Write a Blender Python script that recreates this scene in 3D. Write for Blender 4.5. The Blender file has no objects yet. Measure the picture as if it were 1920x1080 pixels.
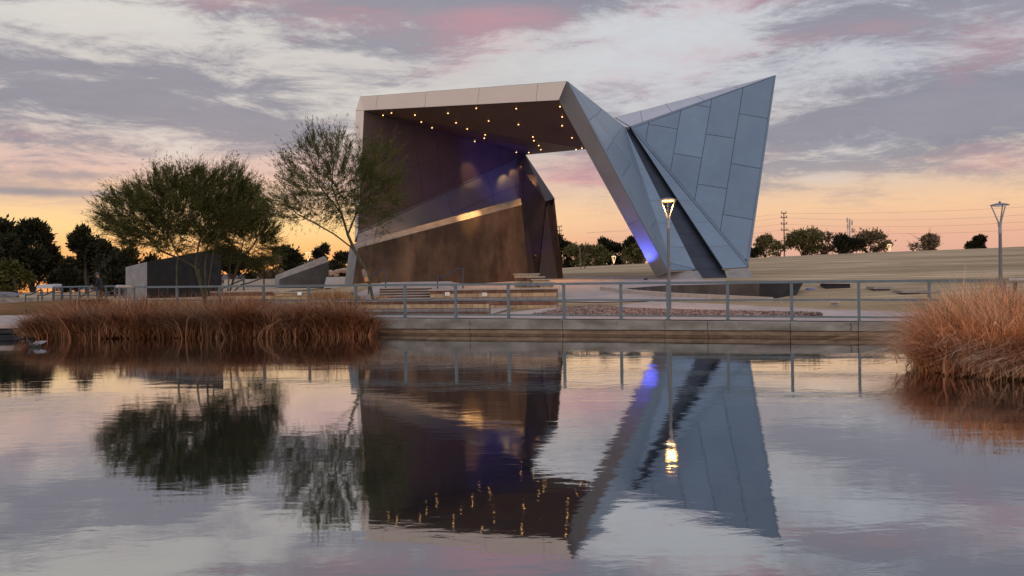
import bpy, bmesh, math, random
import numpy as np
from mathutils import Vector, Matrix
S = bpy.context.scene
COL = S.collection
R = math.radians
rnd = random.Random(11)
rng = np.random.default_rng(11)

# ------------------------------------------------------------------ camera, sky, sun, exposure
F, CX, HY, CAMZ, ROLL = 1650.0, 960.0, 543.0, 1.37, 0.0131
cam = bpy.data.cameras.new('camera')
camo = bpy.data.objects.new('camera', cam)
COL.objects.link(camo)
camo.matrix_world = Matrix.Translation((0, 0, CAMZ)) @ Matrix.Rotation(R(90), 4, 'X') @ Matrix.Rotation(-ROLL, 4, 'Z')
cam.sensor_width = 36.0
cam.lens = 36.0 * F / 1920.0
cam.shift_y = (HY - 540.0) / 1920.0
cam.clip_start, cam.clip_end = 0.1, 6000
S.camera = camo
S.view_settings.view_transform = 'Standard'
S.view_settings.look = 'None'
S.view_settings.exposure = 0.0
S.view_settings.gamma = 1.0
S.view_settings.use_curve_mapping = False


def lin(r, g, b, k=1.0):
    def c(v):
        v /= 255.0
        return (v / 12.92 if v <= 0.04045 else ((v + 0.055) / 1.055) ** 2.4) * k
    return (c(r), c(g), c(b), 1.0)


SUN_AZ = -0.36          # sunset direction, left of the view axis
wd = bpy.data.worlds.new('World')
S.world = wd
wd.use_nodes = True
NT = wd.node_tree
NT.nodes.clear()


def nd(t, **kw):
    n = NT.nodes.new(t)
    for k, v in kw.items():
        setattr(n, k, v)
    return n


def lk(a, b):
    NT.links.new(a, b)


def mth(op, a, b=None, c=None, clamp=False):
    n = nd('ShaderNodeMath', operation=op, use_clamp=clamp)
    for i, v in enumerate((a, b, c)):
        if v is None:
            continue
        if isinstance(v, (int, float)):
            n.inputs[i].default_value = v
        else:
            lk(v, n.inputs[i])
    return n.outputs[0]


def comb(x, y, z):
    n = nd('ShaderNodeCombineXYZ')
    for i, v in enumerate((x, y, z)):
        if isinstance(v, (int, float)):
            n.inputs[i].default_value = v
        else:
            lk(v, n.inputs[i])
    return n.outputs[0]


def mixc(fac, a, b):
    n = nd('ShaderNodeMix', data_type='RGBA')
    n.clamp_factor = True
    for i, v in ((0, fac), (6, a), (7, b)):
        if isinstance(v, (int, float, tuple)):
            n.inputs[i].default_value = v
        else:
            lk(v, n.inputs[i])
    return n.outputs[2]


def ramp(val, stops):
    n = nd('ShaderNodeValToRGB')
    el = n.color_ramp.elements
    while len(el) < len(stops):
        el.new(0.5)
    for e, (p, c) in zip(el, stops):
        e.position = p
        e.color = c
    lk(val, n.inputs[0])
    return n.outputs[0]


def wnoise(vec, scale, detail=6, rough=0.55, dist=0.0, off=(0, 0, 0), sc=(1, 1, 1)):
    m = nd('ShaderNodeMapping')
    m.inputs['Location'].default_value = off
    m.inputs['Scale'].default_value = sc
    lk(vec, m.inputs[0])
    n = nd('ShaderNodeTexNoise')
    n.inputs['Scale'].default_value = scale
    n.inputs['Detail'].default_value = detail
    n.inputs['Roughness'].default_value = rough
    n.inputs['Distortion'].default_value = dist
    lk(m.outputs[0], n.inputs[0])
    return n.outputs[0]


tc = nd('ShaderNodeTexCoord')
sep = nd('ShaderNodeSeparateXYZ')
lk(tc.outputs['Generated'], sep.inputs[0])
dx, dy, dz = sep.outputs
AZ = mth('ARCTAN2', dx, dy)
EL = mth('ARCSINE', mth('MAXIMUM', dz, 0.0))
den = mth('ADD', mth('MAXIMUM', dz, 0.0), 0.10)
P = comb(mth('DIVIDE', dx, den), mth('DIVIDE', dy, den), 0.0)
EN = mth('DIVIDE', EL, 1.5708, clamp=True)          # 0 horizon .. 1 zenith


def en(py):
    return math.atan((HY - py) / F) / 1.5708


warm_ramp = ramp(EN, [(0.0, lin(250, 160, 88)), (en(490), lin(250, 172, 104)), (en(425), lin(255, 214, 150)), (en(385), lin(244, 204, 162)),
                      (en(325), lin(222, 188, 176)), (en(230), lin(200, 192, 190)), (en(60), lin(208, 205, 202)), (0.3, lin(176, 174, 186)), (1.0, lin(162, 176, 206, 1.15))])
cool_ramp = ramp(EN, [(0.0, lin(216, 164, 154)), (en(455), lin(234, 180, 152)), (en(405), lin(246, 202, 160)), (en(350), lin(222, 196, 176)),
                      (en(280), lin(200, 190, 184)), (en(170), lin(190, 190, 198)), (en(60), lin(198, 200, 206)), (0.3, lin(168, 176, 196)), (1.0, lin(162, 176, 206, 1.15))])
back_ramp = ramp(EN, [(0.0, lin(194, 172, 168, 1.4)), (0.06, lin(236, 196, 174, 1.7)), (0.16, lin(220, 204, 198, 1.7)), (0.4, lin(186, 192, 210, 1.5)), (1.0, lin(162, 176, 206, 1.15))])  # sky out of view, brightened to light the surfaces facing the camera
daz = mth('COSINE', mth('SUBTRACT', AZ, SUN_AZ))
warmf = nd('ShaderNodeMapRange', interpolation_type='SMOOTHSTEP')
lk(daz, warmf.inputs[0])
warmf.inputs[1].default_value = 0.87
warmf.inputs[2].default_value = 0.99
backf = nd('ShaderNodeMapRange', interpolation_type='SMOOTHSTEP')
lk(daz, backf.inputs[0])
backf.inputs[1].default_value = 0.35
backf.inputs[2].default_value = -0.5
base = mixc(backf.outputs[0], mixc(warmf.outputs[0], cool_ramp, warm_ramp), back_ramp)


def gauss(px, py, sx, sy, tilt=0.0):
    """a soft cloud bank centred on a direction of the sky (radians)"""
    a0, e0 = math.atan((px - CX) / F), math.atan((HY - ROLL * (px - CX) - py) / F)
    a = mth('SUBTRACT', AZ, a0)
    e = mth('SUBTRACT', EL, e0)
    if tilt:
        e = mth('MULTIPLY_ADD', a, -tilt, e)
    a = mth('MULTIPLY', a, F / sx)
    e = mth('MULTIPLY', e, F / sy)
    d = mth('ADD', mth('MULTIPLY', a, a), mth('MULTIPLY', e, e))
    return mth('EXPONENT', mth('MULTIPLY', d, -1.0))


def gsum(lst):
    o = None
    for px, py, sx, sy, t, w in lst:
        g = mth('MULTIPLY', gauss(px, py, sx, sy, t), w)
        o = g if o is None else mth('ADD', o, g)
    return o


n_big = wnoise(P, 0.55, 9, 0.60, 0.6, (3.1, 7.7, 0), (0.8, 1.0, 1))
n_fine = wnoise(P, 2.1, 12, 0.70, 0.45, (11.3, 2.2, 0), (0.65, 1.0, 1))
n_wisp = wnoise(comb(AZ, mth('MULTIPLY', EL, 4.2), 0.0), 8.0, 13, 0.72, 0.45, (4.2, 1.0, 0))
turb = mth('ADD', mth('MULTIPLY', n_big, 0.45), mth('ADD', mth('MULTIPLY', n_fine, 0.55), mth('MULTIPLY', n_wisp, 0.70)))   # about 0.85 mean
turb0 = mth('SUBTRACT', turb, 0.85)
# grey banks
dark_b = gsum([(330, 205, 330, 75, 0.02, 0.62), (560, 255, 120, 50, 0.0, 0.25), (1150, 190, 95, 105, 0.0, 0.42), (1640, 235, 330, 75, 0.03, 0.5),
               (1860, 250, 130, 60, 0, 0.25), (60, 383, 170, 9, 0.0, 0.55), (150, 352, 120, 8, 0.0, 0.4), (1560, 340, 330, 26, 0, 0.2), (860, 110, 230, 40, -0.05, 0.2), (1250, 0, 900, 45, 0, 0.26), (350, -15, 700, 60, 0.02, 1.0), (1700, -20, 500, 60, 0, 0.3),
               (300, 120, 300, 26, -0.04, 0.2), (1700, 60, 320, 36, 0.1, 0.28),
               (130, 70, 260, 45, 0.05, -0.35), (1210, 90, 190, 62, 0.1, -0.6), (520, 150, 300, 42, -0.04, -0.22), (950, 130, 120, 30, 0, -0.3), (1420, 170, 160, 30, 0, -0.3)])
cov = mth('ADD', mth('MULTIPLY', turb0, 3.3), mth('MULTIPLY_ADD', dark_b, 1.2, 0.10))
covm = nd('ShaderNodeMapRange', interpolation_type='SMOOTHSTEP')
lk(cov, covm.inputs[0])
covm.inputs[1].default_value = -0.02
covm.inputs[2].default_value = 0.62
low = nd('ShaderNodeMapRange', interpolation_type='SMOOTHSTEP')      # cloud deck thins out toward the horizon
lk(EL, low.inputs[0])
low.inputs[1].default_value = 0.055
low.inputs[2].default_value = 0.15
lowf = mth('MAXIMUM', low.outputs[0], mth('MULTIPLY', gsum([(60, 383, 200, 12, 0, 1.0), (150, 352, 140, 12, 0, 0.8)]), 1.0))
cloud_c = mixc(n_fine, lin(112, 117, 135), lin(160, 157, 168))
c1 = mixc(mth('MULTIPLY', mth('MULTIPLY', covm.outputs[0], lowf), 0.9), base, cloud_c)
# bright veils
veil = gsum([(1210, 85, 230, 75, 0.1, 0.8), (120, 60, 260, 60, 0.06, 0.55), (700, 190, 260, 30, -0.05, 0.45), (1430, 160, 220, 40, 0, 0.5), (330, 300, 140, 26, 0.1, 0.4), (1580, 310, 200, 45, 0.05, 0.4), (150, 260, 160, 25, -0.1, 0.3)])
veilm = nd('ShaderNodeMapRange', interpolation_type='SMOOTHSTEP')
lk(mth('MULTIPLY_ADD', turb0, -2.4, veil), veilm.inputs[0])
veilm.inputs[1].default_value = 0.1
veilm.inputs[2].default_value = 0.9
c2 = mixc(mth('MULTIPLY', mth('MULTIPLY', veilm.outputs[0], low.outputs[0]), 0.74), c1, mixc(warmf.outputs[0], lin(208, 211, 215), lin(222, 218, 210)))
# pink afterglow
pink_b = gsum([(880, 95, 120, 60, 0.25, 0.36), (700, 45, 200, 26, 0.03, 0.3), (330, 14, 420, 30, 0.0, 0.5), (1360, 18, 340, 30, 0.02, 0.4), (1500, 95, 320, 28, 0.04, 0.34), (1105, 330, 130, 36, 0, 0.5),
               (1880, 320, 110, 34, 0.05, 0.6), (1840, 140, 80, 50, 0, 0.36), (600, 300, 150, 34, 0.05, 0.4), (60, 290, 160, 22, 0.05, 0.35), (1000, 60, 120, 40, 0, 0.28), (120, 395, 200, 7, 0, 0.3),
               (480, 335, 330, 26, 0, 0.25), (1450, 300, 120, 24, 0, 0.28)])
n_pink = wnoise(P, 1.1, 8, 0.62, 0.8, (21.0, 5.0, 0), (0.8, 1.0, 1))
pk = nd('ShaderNodeMapRange', interpolation_type='SMOOTHSTEP')
pkl = nd('ShaderNodeMapRange', interpolation_type='SMOOTHSTEP')
lk(EL, pkl.inputs[0])
pkl.inputs[1].default_value, pkl.inputs[2].default_value, pkl.inputs[3].default_value = 0.06, 0.12, -0.45
pkl.inputs[4].default_value = 0.0
lk(mth('ADD', pkl.outputs[0], mth('ADD', mth('MULTIPLY', mth('SUBTRACT', mth('MULTIPLY_ADD', n_wisp, 0.4, mth('MULTIPLY', n_pink, 0.6)), 0.5), 2.8), pink_b)), pk.inputs[0])
pk.inputs[1].default_value = 0.14
pk.inputs[2].default_value = 0.85
c3 = mixc(mth('MULTIPLY', pk.outputs[0], 0.55), c2, lin(212, 146, 156))
# the physical sky adds its own faint share of light
sky = nd('ShaderNodeTexSky', sky_type='NISHITA')
sky.sun_disc = False
sky.sun_elevation = R(2.0)
sky.sun_rotation = SUN_AZ
addn = nd('ShaderNodeMix', data_type='RGBA', blend_type='ADD')
addn.inputs[0].default_value = 0.004
lk(c3, addn.inputs[6])
lk(sky.outputs[0], addn.inputs[7])
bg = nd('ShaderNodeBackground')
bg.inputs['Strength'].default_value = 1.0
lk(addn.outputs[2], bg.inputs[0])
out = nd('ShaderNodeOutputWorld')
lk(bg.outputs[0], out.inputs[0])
wd.cycles.sampling_method = 'MANUAL'
wd.cycles.sample_map_resolution = 512

sl = bpy.data.lights.new('sun', 'SUN')
sl.energy = 0.5
sl.angle = R(2)
sl.color = (1.0, 0.62, 0.36)
so = bpy.data.objects.new('sun', sl)
COL.objects.link(so)
sd = Vector((math.sin(SUN_AZ) * math.cos(R(1.2)), math.cos(SUN_AZ) * math.cos(R(1.2)), math.sin(R(1.2))))   # toward the sun
so.rotation_euler = sd.to_track_quat('Z', 'Y').to_euler()
so.location = (-60, 120, 40)


# ------------------------------------------------------------------ geometry helpers
def ray(px, py):
    xc, yc = (px - CX) / F, (HY - py) / F
    return Vector((xc * math.cos(ROLL) + yc * math.sin(ROLL), 1.0, -xc * math.sin(ROLL) + yc * math.cos(ROLL)))


def W(px, py, d):
    return Vector((0, 0, CAMZ)) + ray(px, py) * d


class Plane:
    def __init__(s, a, b, c):
        s.o = a.copy()
        s.n = (b - a).cross(c - a).normalized()
        if s.n.dot(Vector((0, 0, CAMZ)) - a) < 0:
            s.n = -s.n

    def at(s, px, py):
        r = ray(px, py)
        o = Vector((0, 0, CAMZ))
        return o + r * ((s.o - o).dot(s.n) / r.dot(s.n))


ORG = {}


class MB:
    def __init__(s):
        s.v, s.f = [], []

    def add(s, vs, fs):
        k = len(s.v)
        s.v += [tuple(v) for v in vs]
        s.f += [tuple(i + k for i in f) for f in fs]
        return s

    def box(s, c, d, rz=0.0):
        """box centred on c with full sizes d, turned about z"""
        x, y, z = d[0] / 2, d[1] / 2, d[2] / 2
        cs, sn = math.cos(rz), math.sin(rz)
        vs = [(c[0] + a * x * cs - b * y * sn, c[1] + a * x * sn + b * y * cs, c[2] + e * z) for e in (-1, 1) for a, b in ((-1, -1), (1, -1), (1, 1), (-1, 1))]
        return s.add(vs, [(3, 2, 1, 0), (4, 5, 6, 7), (0, 1, 5, 4), (1, 2, 6, 5), (2, 3, 7, 6), (3, 0, 4, 7)])

    def prism(s, poly, vec):
        """closed solid: polygon swept by vec"""
        n = len(poly)
        vec = Vector(vec)
        a = [Vector(p) for p in poly]
        return s.loft(a, [p + vec for p in a])

    def loft(s, a, b):
        n = len(a)
        return s.add(list(a) + list(b), [tuple(range(n)), tuple(range(2 * n - 1, n - 1, -1))] + [(i, n + i, n + (i + 1) % n, (i + 1) % n) for i in range(n)])

    def tube(s, pts, r, k=6, cap=True):
        pts = [Vector(p) for p in pts]
        rs = r if isinstance(r, (list, tuple)) else [r] * len(pts)
        rings = []
        for i, p in enumerate(pts):
            d = (pts[min(i + 1, len(pts) - 1)] - pts[max(i - 1, 0)]).normalized()
            ref = Vector((0, 0, 1)) if abs(d.z) < 0.9 else Vector((1, 0, 0))
            a = d.cross(ref).normalized()
            b = a.cross(d)
            rings.append([p + (a * math.cos(t) + b * math.sin(t)) * rs[i] for t in [2 * math.pi * j / k for j in range(k)]])
        vs = [v for r_ in rings for v in r_]
        fs = []
        for i in range(len(pts) - 1):
            for j in range(k):
                fs.append((i * k + j, i * k + (j + 1) % k, (i + 1) * k + (j + 1) % k, (i + 1) * k + j))
        if cap:
            fs.append(tuple(range(k - 1, -1, -1)))
            fs.append(tuple((len(pts) - 1) * k + j for j in range(k)))
        return s.add(vs, fs)

    def lathe(s, c, prof, k=16):
        """prof: (radius, z) from bottom to top about the vertical through c"""
        c = Vector(c)
        vs, fs = [], []
        for r, z in prof:
            for j in range(k):
                t = 2 * math.pi * j / k
                vs.append((c.x + r * math.cos(t), c.y + r * math.sin(t), c.z + z))
        for i in range(len(prof) - 1):
            for j in range(k):
                fs.append((i * k + j, i * k + (j + 1) % k, (i + 1) * k + (j + 1) % k, (i + 1) * k + j))
        fs.append(tuple(range(k - 1, -1, -1)))
        fs.append(tuple((len(prof) - 1) * k + j for j in range(k)))
        return s.add(vs, fs)

    def build(s, name, m, parent=None, smooth=False, fix=True):
        me = bpy.data.meshes.new(name)
        org = ORG.get(parent.name, Vector()) if parent else Vector()
        me.from_pydata([Vector(v) - org for v in s.v], [], s.f)
        if fix:
            bm = bmesh.new()
            bm.from_mesh(me)
            bmesh.ops.recalc_face_normals(bm, faces=bm.faces)
            bm.to_mesh(me)
            bm.free()
        me.materials.append(m)
        if smooth:
            me.polygons.foreach_set('use_smooth', [True] * len(me.polygons))
        return link(name, me, parent)


def link(name, me, parent=None):
    o = bpy.data.objects.new(name, me)
    COL.objects.link(o)
    if parent:
        o.parent = parent
        ORG[o.name] = ORG.get(parent.name, Vector())
    return o


def tag(o, label=None, cat=None, group=None, kind=None):
    for k, v in (('label', label), ('category', cat), ('group', group), ('kind', kind)):
        if v:
            o[k] = v
    return o


def thing(name, loc, label, cat, group=None):
    o = bpy.data.objects.new(name, None)
    COL.objects.link(o)
    o.location = loc
    o.empty_display_size = 0.3
    ORG[o.name] = Vector(loc)
    return tag(o, label, cat, group)


def raw_mesh(name, verts, tris, m, parent=None):
    """numpy triangles straight into a mesh"""
    me = bpy.data.meshes.new(name)
    v = np.asarray(verts, dtype=np.float32)
    if parent:
        v = v - np.array(ORG.get(parent.name, Vector()), dtype=np.float32)
    t = np.asarray(tris, dtype=np.int32)
    me.vertices.add(len(v))
    me.vertices.foreach_set('co', v.ravel())
    me.loops.add(t.size)
    me.loops.foreach_set('vertex_index', t.ravel())
    me.polygons.add(len(t))
    me.polygons.foreach_set('loop_start', np.arange(0, t.size, t.shape[1], dtype=np.int32))
    me.polygons.foreach_set('loop_total', np.full(len(t), t.shape[1], dtype=np.int32))
    me.update(calc_edges=True)
    me.validate()
    me.materials.append(m)
    return link(name, me, parent)


# ------------------------------------------------------------------ materials
def mat(name, c1, c2=None, rough=0.7, metal=0.0, scale=3.0, detail=6, bump=0.0, bscale=None, emit=None, estr=0.0, spec=0.5, sc=(1, 1, 1), contrast=(0.35, 0.65), rand=0.0, c3=None, scale3=0.4, vcol=False, trans=0.0):
    m = bpy.data.materials.new(name)
    m.use_nodes = True
    nt = m.node_tree
    b = nt.nodes['Principled BSDF']
    b.inputs['Roughness'].default_value = rough
    b.inputs['Metallic'].default_value = metal
    b.inputs['Specular IOR Level'].default_value = spec
    geo = nt.nodes.new('ShaderNodeNewGeometry')
    mp = nt.nodes.new('ShaderNodeMapping')
    mp.inputs['Scale'].default_value = sc
    nt.links.new(geo.outputs['Position'], mp.inputs[0])
    n = nt.nodes.new('ShaderNodeTexNoise')
    n.inputs['Scale'].default_value = scale
    n.inputs['Detail'].default_value = detail
    n.inputs['Roughness'].default_value = 0.62
    nt.links.new(mp.outputs[0], n.inputs[0])
    cr = nt.nodes.new('ShaderNodeValToRGB')
    cr.color_ramp.elements[0].position, cr.color_ramp.elements[1].position = contrast
    cr.color_ramp.elements[0].color = tuple(c1) + (1,)
    cr.color_ramp.elements[1].color = tuple(c2 or c1) + (1,)
    nt.links.new(n.outputs[0], cr.inputs[0])
    col = cr.outputs[0]
    if c3:
        n3 = nt.nodes.new('ShaderNodeTexNoise')
        n3.inputs['Scale'].default_value = scale3
        n3.inputs['Detail'].default_value = 5
        nt.links.new(mp.outputs[0], n3.inputs[0])
        r3 = nt.nodes.new('ShaderNodeMapRange')
        r3.inputs[1].default_value, r3.inputs[2].default_value = 0.42, 0.68
        nt.links.new(n3.outputs[0], r3.inputs[0])
        mx = nt.nodes.new('ShaderNodeMix')
        mx.data_type = 'RGBA'
        nt.links.new(r3.outputs[0], mx.inputs[0])
        nt.links.new(col, mx.inputs[6])
        mx.inputs[7].default_value = tuple(c3) + (1,)
        col = mx.outputs[2]
    if rand:
        oi = nt.nodes.new('ShaderNodeObjectInfo')
        mr = nt.nodes.new('ShaderNodeMapRange')
        mr.inputs[3].default_value, mr.inputs[4].default_value = 1 - rand, 1 + rand
        nt.links.new(oi.outputs['Random'], mr.inputs[0])
        hs = nt.nodes.new('ShaderNodeHueSaturation')
        nt.links.new(mr.outputs[0], hs.inputs['Value'])
        nt.links.new(col, hs.inputs['Color'])
        col = hs.outputs[0]
    if vcol:      # each stalk or leaf keeps its own tone
        ri = nt.nodes.new('ShaderNodeNewGeometry')
        mr = nt.nodes.new('ShaderNodeMapRange')
        mr.inputs[3].default_value, mr.inputs[4].default_value = vcol if isinstance(vcol, tuple) else (0.3, 1.7)
        nt.links.new(ri.outputs['Random Per Island'], mr.inputs[0])
        hs = nt.nodes.new('ShaderNodeHueSaturation')
        nt.links.new(mr.outputs[0], hs.inputs['Value'])
        nt.links.new(col, hs.inputs['Color'])
        col = hs.outputs[0]
    nt.links.new(col, b.inputs['Base Color'])
    if bump:
        bn = nt.nodes.new('ShaderNodeTexNoise')
        bn.inputs['Scale'].default_value = bscale or scale * 6
        bn.inputs['Detail'].default_value = 6
        nt.links.new(mp.outputs[0], bn.inputs[0])
        bp = nt.nodes.new('ShaderNodeBump')
        bp.inputs['Distance'].default_value = bump
        nt.links.new(bn.outputs[0], bp.inputs['Height'])
        nt.links.new(bp.outputs[0], b.inputs['Normal'])
    if trans:     # light passes through the thin dry blades
        tr = nt.nodes.new('ShaderNodeBsdfTranslucent')
        nt.links.new(col, tr.inputs[0])
        ms = nt.nodes.new('ShaderNodeMixShader')
        ms.inputs[0].default_value = trans
        nt.links.new(b.outputs[0], ms.inputs[1])
        nt.links.new(tr.outputs[0], ms.inputs[2])
        nt.links.new(ms.outputs[0], nt.nodes['Material Output'].inputs[0])
    if emit:
        b.inputs['Emission Color'].default_value = tuple(emit) + (1,)
        b.inputs['Emission Strength'].default_value = estr
    return m


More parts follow.
